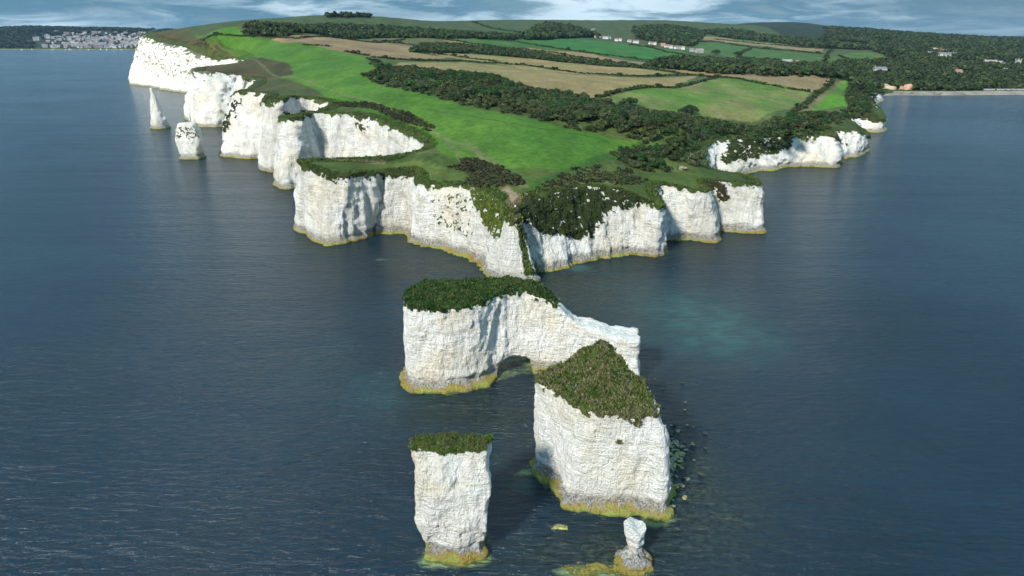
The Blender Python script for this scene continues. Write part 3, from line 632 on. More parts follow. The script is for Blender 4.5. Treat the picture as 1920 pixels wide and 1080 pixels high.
# arch stack
ab=[(-25.3,146.5),(-22,144.3),(-14,144),(-7.5,147),(-3.5,151),(2,153.5),(8,153),(14,151.5),(20,149.5),(26,146.5),(30.0,145.2),(31.0,147.5),(30,151),(22,156),(14,160),(4,163),(-6,164),(-16,163),(-24,160),(-26.5,154)]
at=[(-24.0,147),(-20,144.8),(-13,144.2),(-7,147.5),(-4.0,151),(2,154),(8,153.5),(14,152),(20,149.5),(26,146.8),(29.4,145.8),(30.2,148),(29,150.5),(21,154),(14,156.5),(7,161),(0,162.5),(-10,162.5),(-20,161.5),(-24.5,155)]
def atop(x,y):
    z=np.interp(x,[-26,-15,0,5,8,12,15,18,21,24,26,31],[22.0,22.0,22.4,21.8,20.5,17.5,14.6,13.8,14.0,13.0,13.4,13.4]);return z-.06*np.maximum(153-y,0)
def tun(x,y,z):
    cx=.8+(y-152)*-.10;return np.maximum(np.maximum(np.abs(x-cx)-(4.6-.12*np.maximum(z,0)**1.2),z-(5.1-.09*(x-cx)**2)),-(z+5))
make_stack('sea_arch',[(-2,ab),(2,ab),(6,[(a*.985,b_) for a,b_ in ab]),(22,at),(26,at)],atop,.32,
  'long white chalk stack pierced by a low arch, dark green scrub on its left top',amp=.95,tunnel=tun,tufts=24000,tuftsize=.26,seed=3,ledge=1.0,
  vegf=lambda V,n:sst(V[:,0],13+2*n,9+2*n)*np.where(V[:,1]<150,sst(V[:,2],19.6,21),1),vegcol=(.028,.05,.012),pal=PALG,cat='sea arch')
# stump
def mound(x,y,z):
    n=fbm(x/1.6,y/1.6,z/1.2,3);d1=np.sqrt(((x-19.5)/3.4)**2+((y-87.6)/2.9)**2+((z+.6)/3.0)**2)-1
    d2=np.sqrt(((x-13)/7.5)**2+((y-86.2)/2.3)**2+((z+.75)/1.0)**2)-1
    return np.minimum(d1*2.2-.5*n,d2*.9-.32*n)
make_stack('stack_stump',[(-2,rect(18.0,21.6,87,90.4,.6,.1,6)),(2.2,rect(18.3,21.3,87.2,90.2,.6,.1,6)),(4.5,rect(18.5,21.0,87.5,90,.6,.1,6)),(5.6,rect(18.0,21.0,87.2,90.1,.6,.1,7)),(7.6,rect(18.0,21.1,87.3,90,.6,.1,8))],
  lambda x,y:6.8+.12*(x-19.5)*0+.25*np.sin(x*2.1),0.12,'short worn chalk stump rising from a yellow green ledge at the bottom edge',amp=.28,pad=(14,5),extra=mound,tufts=0,vegf=lambda V,n:0*n,seed=4,ledge=.1,cat='rock stump')
# fin joined to the headland
fb=[(-7.4,224.5),(-4,221),(2,219.3),(7.5,219.8),(9.2,222.3),(8.5,225.5),(5,230),(1,234),(-4,233),(-6.6,229)]
ft=[(-1.6,226),(-.8,224),(.6,223.6),(1.6,225),(2.2,228),(1.5,232),(-.5,232),(-1.8,229)]
fo=make_stack('chalk_fin',[(-2,fb),(2,[(a*.95,b_) for a,b_ in fb]),(22,ft),(25,ft)],lambda x,y:22.0-.28*np.maximum(227-y,0)-.35*np.maximum(x,0),.4,
  'narrow white chalk fin with a steep green flank, between the two halves of the headland',mat=M_cliff,amp=.7,tufts=3000,tuftsize=.5,seed=5,ledge=.3,
  vegf=lambda V,n:np.ones(len(n)),vegcol=(.05,.085,.018),patch=lambda V,n:sst(V[:,0]-(1.2+(21-V[:,2])*.16)+.5*n,0,.4)*sst((3.0+(21-V[:,2])*.26)-V[:,0]+.5*n,0,.4)*(V[:,2]>2.5),cat='rock fin')
# pinnacles beyond
def tpr(cx,cy,rx,ry,n=9,sd_=0):
    q=random.Random(sd_);return [(cx+rx*math.cos(a)*q.uniform(.88,1.1),cy+ry*math.sin(a)*q.uniform(.88,1.1)) for a in [2*math.pi*i/n for i in range(n)]]
make_stack('chalk_pinnacle',[(-2,tpr(-320.4,634,8.0,8,sd_=1)),(2,tpr(-320.4,634,7.8,8,sd_=1)),(8,tpr(-320.3,634,6.9,7,sd_=2)),(16,tpr(-321.2,634,4.9,5,sd_=3)),(26,tpr(-321.9,634,2.2,2.6,sd_=4)),(35.5,tpr(-322.2,634,.9,1.2,sd_=5))],
  lambda x,y:35.2+0*x,.7,'tall pointed white chalk pinnacle with a steep left side, off the far cliffs',mat=M_cliff,amp=.9,tufts=0,vegf=lambda V,n:0*n,seed=6,cat='pinnacle',ledge=.5)
make_stack('chalk_pinnacle',[(-2,rect(-226.8,-213.2,467,478,2.,.6,3)),(2,rect(-226.8,-213.2,467,478,2.,.6,3)),(12,rect(-228,-213,467,478,2,.6,4)),(19,rect(-227.5,-213.6,468,478,2.5,.6,5)),(24.5,rect(-225,-216,469.5,477,2.5,.5,6))],
  lambda x,y:23.8-.012*(x+220)**2,.5,'squat blocky chalk stack with dark patches on its upper face, beside the pointed pinnacle',mat=M_cliff,amp=.9,tufts=0,
  vegf=lambda V,n:0*n,seed=7,cat='sea stack',ledge=.6,vegcol=(.05,.05,.03),patch=lambda V,n:sst(n,.05,.3)*sst(V[:,2],13,15)*sst(V[:,2],22.5,21)*(V[:,1]<470.5))
print('stacks',time.time()-T0)

# ---------------- sea ----------------
nu2,nv2=420,520
us=np.linspace(-1.35,1.35,nu2);vs_=np.concatenate([np.linspace(math.log(45),math.log(1100),nv2-60),np.linspace(math.log(1100),math.log(9500),61)[1:]])
U2,V2=np.meshgrid(us,vs_);Y2=np.exp(V2).ravel();X2=(U2.ravel()*Y2)
X2=np.where(Y2<150,X2*(1+(150-Y2)/150*1.0),X2)
near=[(p,w_) for p,w_ in [(s2b,3.4),(ab,3.0),(rect(-14.2,-4.2,88,94.3,sd_=1),2.2)]]
shal=np.zeros(len(X2));reef=np.zeros(len(X2));ledg=np.zeros(len(X2))
def ell(px,py,rx,ry,pw=2.):
    c=P(px,py);e=P(px+rx,py);f_=P(px,py-ry);sx=abs(e[0]-c[0]);sy=abs(f_[1]-c[1]);return np.exp(-(((X2-c[0])/sx)**2+((Y2-c[1])/sy)**2)**(pw/2))
for a in [(1310,600,110,50,.50),(1200,560,120,55,.18),(1380,640,90,30,.22),(720,740,70,40,.20),(690,715,30,15,.15),(985,905,28,14,.35),(600,690,90,60,.08),(1700,330,150,60,.05)]: shal+=a[4]*ell(*a[:4])
tq=ell(1082,503,24,6,4);shal+=.95*tq
for a in [(1120,560,110,40,.7),(1050,540,60,30,.5),(1270,850,60,90,.9),(1330,960,110,70,.7),(1220,720,60,40,.6),(1100,1040,160,40,.8),(870,760,110,45,.6),(960,840,60,60,.5),(800,500,110,28,.6),(1300,470,110,14,.4)]: reef+=a[4]*ell(*a[:4])
for a in [(1090,1072,55,14,.95),(1180,1070,50,22,.7),(1048,988,14,6,.9),(712,487,12,2.2,.8),(965,895,20,7,.35),(1230,980,26,12,.6),(985,885,14,6,.7)]: ledg+=a[4]*ell(*a[:4],3)
for p,w_ in near:
    k=np.nonzero((Y2<175)&(np.abs(X2)<50))[0];d=sdp(X2[k],Y2[k],np.array(p));n=.6+.6*fbm(X2[k]/5,Y2[k]/5,0*k,2)
    ledg[k]+=np.exp(-np.maximum(d-.6,0)/(w_*.45))*n*.9
k=np.nonzero(Y2<700)[0]
seam=link('sea',mesh('sea',np.stack([X2,Y2,0*X2],-1),gridfaces(nv2,nu2),{'shal':np.clip(shal,0,1),'reef':np.clip(reef,0,1),'ledge':np.clip(ledg,0,1)},M_water),kind='structure')

# ---------------- boulders east of the big stack ----------------
def rockmesh(seed,mat,r=1.):
    import bmesh
    bm=bmesh.new();bmesh.ops.create_icosphere(bm,subdivisions=2 if seed<10 else 3,radius=r);q=random.Random(seed)
    V=np.array([v.co[:] for v in bm.verts]);n=fbm(V[:,0]*1.1+seed,V[:,1]*1.1,V[:,2]*1.1,2)
    for v,k in zip(bm.verts,n): v.co*=1+.6*k;v.co.z*=.6
    me=bpy.data.meshes.new('boulder');bm.to_mesh(me);bm.free();me.materials.append(mat);return me
M_b=[flat('boulder_ochre',(.22,.20,.07),.8,0,.7,2.),flat('boulder_dark',(.03,.03,.02),.8,0,.5,2.),flat('boulder_pale',(.17,.16,.10),.85,0,.6,2.)]
RM=[rockmesh(i,M_b[i%3]) for i in range(6)]
q=random.Random(5)
for i in range(190):
    if i<145: px=1243+abs(q.gauss(0,20));py=q.gauss(858,24)
    elif i<165: px=1238+abs(q.gauss(0,22));py=q.uniform(900,960)
    else: px=q.uniform(1200,1330);py=q.uniform(700,1000)
    x,y=P(px,py)
    if inpoly(np.array([x]),np.array([y]),np.array(s2b))[0]: continue
    s=q.uniform(.22,.62)*(1.3 if i<20 else 1);ri=q.randrange(6)
    o=link('boulder',RM[ri],None,label=('weedy ochre','dark wet','pale grey')[ri%3]+(' large' if s>.5 else ' small' if s<.33 else '')+' boulder awash '+('close against the right side of the broad chalk stack' if px<1262 else 'a little right of the broad chalk stack' if px<1290 else 'well out to the right of the broad chalk stack'),category='boulder',group='boulders awash beside the broad stack')
    o.location=(x,y,s*.08);o.scale=(s,s*q.uniform(.7,1.2),s*q.uniform(.6,1.1));o.rotation_euler=(0,0,q.uniform(0,6.3))
for (px,py,s,lb) in [(1281,318,2.0,'pale grey boulder lying on the turf below the dark scrub'),(985,366,.8,'white chalk boulder beside the bare path near the walker')]:
    g=G(px,py);o=link('boulder',rockmesh(int(px),M_b[2]),None,label=lb,category='boulder');o.location=(g[0],g[1],g[2]+s*.2);o.scale=(s,s,s)
x,y=P(1048,988);o=link('boulder',rockmesh(99,M_b[0]),None,label='low yellow green rock just breaking the surface below the broad stack',category='boulder');o.location=(x,y,-.15);o.scale=(1.6,.8,.6)

# ---------------- bushes and trees ----------------
def crown(n,seed,lobes=7,h=1.,leaf=.13,tone=1.,flatc=.75):
    r=np.random.default_rng(seed);c=r.normal(size=(lobes,3))*[.42,.42,.22];c[:,2]+=.55;rad=.34+.22*r.random(lobes)
    li=r.integers(0,lobes,n);d=r.normal(size=(n,3));d/=np.linalg.norm(d,axis=1)[:,None];d[:,2]=np.abs(d[:,2])*1.0-.25*r.random(n)
    p=c[li]+d*(rad[li]*(.72+.36*r.random(n)))[:,None];p[:,2]=np.maximum(p[:,2]*h,.02)
    lc=.75+.5*r.random(lobes);cc=(lc[li]*(.55+.9*r.random(n)))[:,None]*tone
    nn=d+.4*r.normal(size=(n,3));nn/=np.linalg.norm(nn,axis=1)[:,None]
    a=np.cross(nn,r.normal(size=(n,3)));a/=np.linalg.norm(a,axis=1)[:,None]+1e-9;b_=np.cross(nn,a)
    s=(leaf*(.6+.8*r.random(n)))[:,None]
    v=np.stack([p-a*s-b_*s*.6,p+a*s-b_*s*.6,p+a*s*.6+b_*s,p-a*s*.6+b_*s],1).reshape(-1,3)
    return v,np.arange(4*n).reshape(n,4),np.repeat(cc,4,0)
TONES=[(.030,.050,.014),(.022,.040,.013),(.045,.060,.018),(.040,.052,.020),(.028,.070,.018),(.050,.050,.024),(.070,.085,.040)]
def crownmesh(n,seed,col,**kw):
    v,f,c=crown(n,seed,**kw);return mesh('crown',v,f,{'col':c*np.array(col)[None]*1.5},M_leaf,False)
M_bark=flat('bark',(.10,.08,.06),.9,0,.3,3.)
def trunkmesh():
    n=7;V=[];Fc=[]
    for k,(z,r_) in enumerate([(-.15,.09),(.25,.06),(.6,.035)]):
        for i in range(n): V.append((r_*math.cos(6.283*i/n)+.04*k,r_*math.sin(6.283*i/n),z))
    for k in range(2):
        for i in range(n): Fc.append((k*n+i,k*n+(i+1)%n,(k+1)*n+(i+1)%n,(k+1)*n+i))
    return mesh('stem',V,Fc,None,M_bark)
TRK=trunkmesh()
CM=[crownmesh(2200,i,TONES[i%len(TONES)],lobes=9,leaf=.052) for i in range(14)]
woodpx=[(682,143),(700,133),(745,129),(790,131),(853,139),(940,147),(973,163),(1040,175),(1113,190),(1180,203),(1240,211),(1313,222),(1407,238),(1423,234),(1480,218),(1520,214),(1590,206),(1590,196),(1583,176),(1605,158),(1625,155),(1652,175),(1640,190),(1632,205),(1636,213),(1590,226),(1560,246),(1500,252),(1440,256),(1372,258),(1335,266),(1318,285),(1300,312),(1250,326),(1180,327),(1140,318),(1130,302),(1165,282),(1207,268),(1100,250),(1047,238),(913,208),(823,185),(730,166),(700,155)]
def up(L,z): return [G(p[0],p[1])[:2] for p in L]
woodW=np.array(up(woodpx,0))
def scatter(W_,n,mind,sd_):
    r=np.random.default_rng(sd_);x0,y0=W_.min(0);x1,y1=W_.max(0);out=[];cell={}
    pts=np.stack([r.uniform(x0,x1,n),r.uniform(y0,y1,n)],-1);pts=pts[inpoly(pts[:,0],pts[:,1],W_)]
    for p in pts:
        md=mind(p) if callable(mind) else mind;k=(int(p[0]//6),int(p[1]//6));ok=True
        for i in(-1,0,1):
            for j in(-1,0,1):
                for qq in cell.get((k[0]+i,k[1]+j),[]):
                    if (qq[0]-p[0])**2+(qq[1]-p[1])**2<md*md: ok=False
        if ok: cell.setdefault(k,[]).append(p);out.append(p)
    return np.array(out)
wp=scatter(woodW,24000,2.6,3)
okr=np.array([kd.find((p[0],p[1],0))[2]>(7.0 if p[0]/p[1]>.25 and p[1]<520 else 2.) for p in wp]);wp=wp[okr]
wz=Th(wp[:,0],wp[:,1])
# edges of the thicket are low bramble, the middle is taller
de=dpoly(wp[:,0],wp[:,1],woodW);hgt=1.2+2.0*sst(de,1,16)+.8*rng.random(len(wp));hgt*=np.where(wp[:,0]/wp[:,1]>.17,1.0,.95)
big=rng.random(len(wp))<.16;hgt[big]*=1.35
scr=hgt*1.25/wp[:,1];order=np.argsort(-scr*(1+.8*big));indiv=order[:296];rest=order[296:]
tone_n=fbm(wp[:,0]/18,wp[:,1]/18,0*wp[:,0],3)
TNM=['dark green','very dark green','mid green','brownish green','fresh green','brown tinged','pale olive']
bl=['dark green rounded bush in the dense scrub belt beside the bright green pasture']
for i in indiv:
    k=int((tone_n[i]+1)*3.2+rng.random()*4)%14
    o=empty('scrub_bush',(wp[i,0],wp[i,1],wz[i]-.2),f"{'tall' if hgt[i]>4.4 else 'low' if hgt[i]<2.6 else 'mid sized'} {TNM[k%7]} bush in the scrub belt {'at its far left end' if wp[i,1]>520 else 'beside mid pasture' if wp[i,1]>410 else 'near the pasture tip' if wp[i,0]<75 else 'above the right hand cliffs'}",'bush','bushes of the scrub belt',rng.random()*6.28)
    s=hgt[i];o.scale=(s*1.25,s*1.25,s);link('crown',CM[k],o);link('stem',TRK,o)
def forest(name,pts,hs,zs,n,leaf,label,cat,tones=TONES,wide=1.15,lob=5):
    pro=[crown(n,50+i,lobes=lob,leaf=leaf) for i in range(8)];VV=[];CC=[]
    r=np.random.default_rng(len(pts));pi=r.integers(0,8,len(pts));ang=r.random(len(pts))*6.28
    tn=fbm(pts[:,0]/30,pts[:,1]/30,0*pts[:,0]+2,3)
    tk=np.clip(((tn+1)*1.6+r.random(len(pts))*2.2).astype(int),0,len(tones)-1);tarr=np.array(tones)
    for j in range(8):
        k=np.nonzero(pi==j)[0];v,f,c=pro[j];ca,sa=np.cos(ang[k])[:,None],np.sin(ang[k])[:,None]
        x=(v[None,:,0]*ca-v[None,:,1]*sa)*(hs[k]*wide)[:,None]+pts[k,0][:,None];y=(v[None,:,0]*sa+v[None,:,1]*ca)*(hs[k]*wide)[:,None]+pts[k,1][:,None]
        z=v[None,:,2]*hs[k][:,None]+zs[k][:,None]-.2
        VV.append(np.stack([x,y,z],-1).reshape(-1,3));CC.append((c[None,:,:]*tarr[tk[k]][:,None,:]*(1.0+.7*r.random((len(k),1,1)))).reshape(-1,3))
    V=np.concatenate(VV);C=np.concatenate(CC)
    return link(name,mesh(name,V,np.arange(len(V)).reshape(-1,4),{'col':C},M_leaf,False),kind='stuff',label=label,category=cat)
hp=[];
for poly in [fields[7][0],fields[8][0],fields[9][0],fields[11][0],fields[5][0]]:
    W_=np.array(GP(poly));hp.append(scatter(W_,5000 if poly is not fields[5][0] else 500,.75,len(hp)+9))
hp=np.concatenate(hp)
forest('heather',hp,.45+.5*rng.random(len(hp)),Th(hp[:,0],hp[:,1])+.15,34,.3,'low dark brown heather and bramble patches on the headland turf','heather',tones=[(.045,.036,.020),(.055,.050,.022),(.035,.036,.018),(.06,.07,.025)],wide=1.6,lob=3)
forest('scrub_thicket',wp[rest],hgt[rest],wz[rest],120,.20,'dense dark scrub belt filling the slope between pasture and stubble fields','scrub')
print('wood',len(wp),time.time()-T0)
# the wide-crowned tree at the edge
g=G(1307,312);o=empty('spreading_tree',(g[0],g[1],g[2]-.3),'pale green spreading tree with bare forked limbs showing at the cliff end of the scrub','tree')
o.scale=(5.6,5.6,5.2);link('crown',crownmesh(1400,77,(.07,.085,.04),lobes=12,leaf=.055),o)
def limb(a,b_,r0,r1):
    a=Vector(a);b_=Vector(b_);d=(b_-a).normalized();u_=d.orthogonal().normalized();w2=d.cross(u_);V=[];n=6
    for p,r_ in((a,r0),(b_,r1)):
        for i in range(n): V.append(tuple(p+(u_*math.cos(6.283*i/n)+w2*math.sin(6.283*i/n))*r_))
    return mesh('limb',V,[(i,(i+1)%n,n+(i+1)%n,n+i) for i in range(n)],None,M_bark)
link('trunk',limb((0,0,-.05),(0,-.1,.25),.05,.04),o)
for e in[(-.4,-.35,.7),(-.15,-.4,.8),(.15,-.4,.8),(.4,-.3,.7),(0,-.3,.9)]: link('limb',limb((0,-.1,.23),e,.03,.012),o)

# far woods (polygons, tree height)
woods=[([(460,64),(533,54),(633,51),(733,53),(833,61),(975,71),(960,76),(840,73),(700,71),(533,71),(483,68)],6,'woodland','dark band of trees below the crest of the green ridge','woodland',9),
 ([(770,99),(793,84),(880,88),(1013,101),(1113,118),(1180,124),(1215,130),(1080,119),(980,109),(880,100)],3.6,'copse','long narrow copse lying among the stubble fields','copse',6),
 ([(985,75),(1007,57),(1027,49),(1063,54),(1113,70),(1050,72)],10,'copse','dark copse below the ridge at the left end of the white cottages','copse',11),
 ([(1190,57),(1247,50),(1290,56),(1320,66),(1295,88),(1247,82),(1200,74)],9,'hillside_scrub','dark trees spreading up the hillside behind the white cottages','woodland',14),
 ([(1247,113),(1300,114),(1380,118),(1480,124),(1580,124),(1625,146),(1567,150),(1447,144),(1280,132),(1215,125)],6,'tree_belt','broad dark belt of trees between the stubble strip and the green fields','woodland',9),
 ([(1320,62),(1365,58),(1400,62),(1560,82),(1545,90),(1380,73)],8,'tree_belt','line of trees above the pale hillside strip at right','tree belt',12),
 ([(740,54),(720,127),(690,110),(715,112)][:0],6,'','','',8)]
for poly,hh,nm,lb,ct,md in woods:
    if not poly: continue
    Wp=np.array(GP(poly));p=scatter(Wp,16000,md*.62,int(hh)+3);
    if len(p)>2600:p=p[:2600]
    forest(nm,p,(hh*(.7+.6*rng.random(len(p)))),Th(p[:,0],p[:,1]),46,.26,lb,ct,tones=TONES[:4]+[TONES[4]])
# big wood on the right shore
clear=[f_[0] for f_ in fieldsW[-4:]]+[f_[0] for f_ in fieldsW if f_[0][:,1].mean()>1200 and f_[0][:,0].mean()>600]
hou_px=[(1707,97),(1717,100),(1722,104),(1732,107),(1742,105),(1745,98),(1752,108),(1763,107),(1767,101),(1775,109),(1783,107),(1790,104),(1728,99),(1756,98),(1648,137),(1855,123),(1868,125),(1876,127),(1795,142),(1885,138),(1912,122)]
hou=np.array([GL(*h_)[:2] for h_ in hou_px])
def dens(mx,my,n,seed):
    r=np.random.default_rng(seed);px=r.uniform(1500,2150,n);py=r.uniform(my,mx,n)
    pts=[]
    for a,b_ in zip(px,py):
        g=G(a,b_);pts.append(g)
    return np.array(pts)
rw=np.random.default_rng(11)
yy_=np.exp(rw.uniform(math.log(860),math.log(4200),26000));uu_=rw.uniform(.42,1.15,26000);P3=np.stack([uu_*yy_,yy_],-1)
far_poly=np.array(GP([(1545,92),(1640,95),(1668,118),(1570,122),(1625,145),(1600,152),(1590,170),(1620,200),(1636,200)])+[(590,900),(640,1000),(760,1020),(6000,1400),(7000,4600),(1900,4600),(1650,3800)],float)
k=inpoly(P3[:,0],P3[:,1],far_poly)&inpoly(P3[:,0],P3[:,1],landring)
for c_ in clear:k&=~inpoly(P3[:,0],P3[:,1],c_)
for h_ in hou:k&=~((np.abs(P3[:,0]-h_[0])<13)&(P3[:,1]-h_[1]<14)&(P3[:,1]-h_[1]>-230))
P3=P3[k];near_=np.array([kd.find((p[0],p[1],0))[2]>10 if p[1]<1300 else True for p in P3]);P3=P3[near_]
sz=np.clip(4.5+P3[:,1]/420,6,11)*(.7+.6*rw.random(len(P3)))
forest('coastal_woodland',P3,sz,Th(P3[:,0],P3[:,1]),56,.21,'dark woodland covering the low ground behind the beach at right','woodland',tones=TONES[:4])
print('woods',len(P3),time.time()-T0)
# hedgerows
hedges=[[(465,64),(483,68),(560,73),(640,73),(760,74)],[(500,73),(560,80),(620,90)][:0],[(570,85),(620,88)],[(650,97),(690,105)],[(697,108),(720,110),(780,114),(867,115),(980,122),(1080,137),(1180,143),(1300,141),(1400,152),(1423,157),(1480,168),(1522,173)],
 [(780,98),(840,104),(880,110),(930,116)],[(700,78),(783,86),(800,85)],[(820,72),(880,82),(947,90),(1030,98),(1113,112),(1215,128)],[(880,70),(967,78),(1047,92),(1147,105),(1247,116)],[(1120,184),(1160,172),(1213,164),(1267,165),(1340,147),(1350,143)],
 [(1215,128),(1280,140),(1330,143)],[(1562,151),(1545,168),(1525,182),(1500,203),(1485,215)],[(1180,84),(1250,98),(1320,110),(1385,118)],[(1260,78),(1347,79),(1403,88)],[(1383,108),(1390,100),(1408,91)],[(1403,89),(1480,95),(1541,101)],[(1387,108),(1460,114),(1545,120)],
 [(1545,122),(1550,105),(1560,95)],[(1340,74),(1447,84),(1543,92)],[(1573,104),(1590,112),(1612,118),(1680,110)],[(885,42),(910,50),(950,58),(975,62)],[(380,77),(430,67),(480,69)],[(1150,53),(1160,47)][:0],[(1500,84),(1540,88),(1600,90)],[(1360,62),(1400,62),(1480,76)],[(690,110),(705,118),(712,128)]]
hl=['along the foot of the ridge below the dark wood','','short piece at the left end of the brown field','short piece on the edge of the bright pasture','longest one crossing the stubble fields to the small lane','below the long narrow copse','above the brown field at left','dividing the pink stubble strip from the copse field','along the lower edge of the bright green hill field','curving thin one between stubble and yellow green field',
 'short link near the field gate','thick one beside the track to the cliff top','running below the white cottages','above the far green field','crossing between two green fields','below the pinkish strip at right','above the tree belt at right','beside the small fields at right','along the top of the pinkish strip','round the pale field near the woods','climbing the ridge in the centre','at the left end of the pasture on the hill','','near the woods at far right','on the slope beneath the misty hill','at the corner of the scrub belt']
for L,lb in zip(hedges,hl):
    if not L: continue
    W3=np.array(GP(L));seg=np.linalg.norm(np.diff(W3,axis=0),axis=1);cs=np.r_[0,np.cumsum(seg)];Ym=W3[:,1].mean();st=max(1.0,Ym*.0022)
    s=np.arange(0,cs[-1],st);x=np.interp(s,cs,W3[:,0]);y=np.interp(s,cs,W3[:,1]);r=np.random.default_rng(len(s))
    p=np.stack([x,y],-1)+r.normal(size=(len(s),2))*.5;hh=(1.0+Ym/1200)*(.6+.5*r.random(len(s)));hh[r.random(len(s))<.06]*=1.8
    o=forest('hedgerow',p,hh,Th(p[:,0],p[:,1]),34,.30,'dark hedgerow '+lb,'hedge',tones=TONES[:4],wide=1.5,lob=3)
    del o['kind']
# lone trees
for (px,py,h_,lb) in [(1345,102,8,'round dark tree at the right end of the white cottages'),(1385,104,7,'second lone tree right of the cottages, beside the far green field'),(1000,213-3,4,''),(650,34,7,'wind bent trees standing on the skyline of the ridge'),(685,33,6,'small tree right of the clump on the ridge skyline'),(1180,197,5,'upright tree on the top edge of the scrub belt'),(1297,216,6,'broad dark tree topping the scrub belt below the yellow green field')]:
    if not lb: continue
    g=G(px,py);o=empty('lone_tree',(g[0],g[1],g[2]-.3),lb,'tree');o.scale=(h_*1.2,h_*1.2,h_);link('crown',CM[int(px)%4],o);link('trunk',TRK,o)
g0=[G(x_,32+abs(x_-655)*.02)[:2] for x_ in range(615,695,3)];g0=np.array(g0)
forest('skyline_trees',g0,6+4*rng.random(len(g0)),Th(g0[:,0],g0[:,1]),60,.25,'row of dark wind shaped trees on the skyline of the ridge','trees',tones=TONES[:2])

ORD='first second third fourth fifth sixth seventh eighth ninth tenth eleventh twelfth thirteenth fourteenth fifteenth sixteenth seventeenth eighteenth nineteenth twentieth'.split()
def ordn(i,n): return 'leftmost' if i==0 else 'rightmost' if i==n-1 else ORD[i]+' from the left' if i<20 else ORD[n-1-i]+' from the right'
# ---------------- houses ----------------
M_wall=[flat('white_render',(.50,.48,.45)),flat('grey_stone',(.30,.28,.25)),flat('brick_wall',(.36,.20,.14))]
M_roof=[flat('slate_roof',(.13,.13,.14)),flat('clay_tile_roof',(.26,.12,.08)),flat('stone_roof',(.22,.20,.18))]
M_glass=flat('window_glass',(.03,.035,.04),.15);M_pale=flat('pale_frame',(.7,.7,.66))
def boxm(name,x0,x1,y0,y1,z0,z1,mat):
    V=[(x,y,z) for z in(z0,z1) for x,y in((x0,y0),(x1,y0),(x1,y1),(x0,y1))]
    return mesh(name,V,[(3,2,1,0),(4,5,6,7),(0,1,5,4),(1,2,6,5),(2,3,7,6),(3,0,4,7)],None,mat,False)
def roofm(L_,W_,z0,hh,mat):
    l,w2=L_/2+.4,W_/2+.4
    V=[(-l,-w2,z0),(l,-w2,z0),(l,w2,z0),(-l,w2,z0),(-l,0,z0+hh),(l,0,z0+hh),(-l,-w2,z0+.25),(l,-w2,z0+.25),(l,w2,z0+.25),(-l,w2,z0+.25)]
    return mesh('roof',V,[(0,3,2,1),(6,7,5,4),(8,9,4,5),(0,1,7,6),(2,3,9,8),(3,0,6,9),(1,2,8,7),(9,6,4,4),(7,8,5,5)][:7]+[(6,9,4,4),(8,7,5,5)],None,mat,False)
def tri(V,Fc,name,mat): 
    me=bpy.data.meshes.new(name);me.from_pydata(V,[],Fc);me.materials.append(mat);return me
def roof2(L_,W_,z0,hh,mat):
    l,w2=L_/2+.4,W_/2+.4
    V=[(-l,-w2,z0),(l,-w2,z0),(l,w2,z0),(-l,w2,z0),(-l,0,z0+hh),(l,0,z0+hh)]
    return tri(V,[(0,3,2,1),(0,1,5,4),(2,3,4,5),(3,0,4),(1,2,5)],'roof',mat)
protos=[]
for k,(L_,W_,H_,wm,rm) in enumerate([(13,8,5.5,0,0),(10,8,6,0,1),(20,9,6,0,0),(15,9,7,2,1),(22,11,7,1,2),(12,8,5,1,0)]):
    pts=[('wall',boxm('wall',-L_/2,L_/2,-W_/2,W_/2,-3,H_,M_wall[wm])),('roof',roof2(L_,W_,H_+.003,3.6,M_roof[rm])),('chimney',boxm('chimney',-L_/2+1.2,-L_/2+2.4,-.6,.6,H_+1.2,H_+4.6,M_wall[2]))]
    win=boxm('window',-.6,.6,-.06,.06,-.7,.7,M_glass)
    protos.append((pts,win,L_,W_,H_))
def house(px,py,k,label,rz=0.,sc_=1.,group=None,at=None):
    g=at or GL(px,py);o=empty('house',(g[0],g[1],g[2]),label,'house',group,rz);o.scale=(sc_,)*3
    pts,win,L_,W_,H_=protos[k]
    for nm,me in pts: link(nm,me,o)
    n=int(L_/3.4)
    for i in range(n):
        for z in(1.6,4.2):
            w_=link('window',win,o);w_.location=(-L_/2+(i+.5)*L_/n,-W_/2-.04,z)
    return o
vill=[(1117,71,1,'white cottage with red roof, leftmost of the hillside row'),(1123,70,0,'second white cottage from the left of the hillside row'),(1135,73,2,'long white house with grey roof, third in the hillside row'),(1142,73,0,'pale house right of the long white one in the hillside row'),(1156,77,0,'white cottage half hidden by trees in the hillside row'),(1163,77,1,'white cottage next to the gap in the hillside row'),(1180,79,0,'small white house mid way along the hillside row'),(1192,81,2,'low long white house past the middle of the hillside row'),(1220,83,0,'white house just after the tree gap of the hillside row'),(1228,84,1,'red roofed cottage just after the tree gap'),(1243,87,3,'brick house near the crowded end of the hillside row'),(1250,89,0,'tall white house in the crowded part of the hillside row'),(1258,91,1,'white house with clay roof in the crowded part'),(1270,92,2,'long terrace towards the right end of the hillside row'),(1281,93,1,'red roofed white house near the right end of the row'),(1297,97,5,'grey farmhouse below the round tree'),(1311,99,4,'large grey barn at the right end of the hillside row'),
 (1475,120,4,'pale farm building with low roof among trees at centre right'),(1494,121,1,'red roofed farmhouse among trees at centre right'),(1533,78,0,'tiny white farmhouse on the slope under the misty hill')]
for i,(px,py,k,lb) in enumerate(vill): house(px,py,k,lb,rz=[-.25,.3,-.1,.5,-.4][i%5],sc_=.78)
hk=[0,1,0,2,0,4,0,2,3,0,2,1,5,3,2,4,4,5,1,5,5]
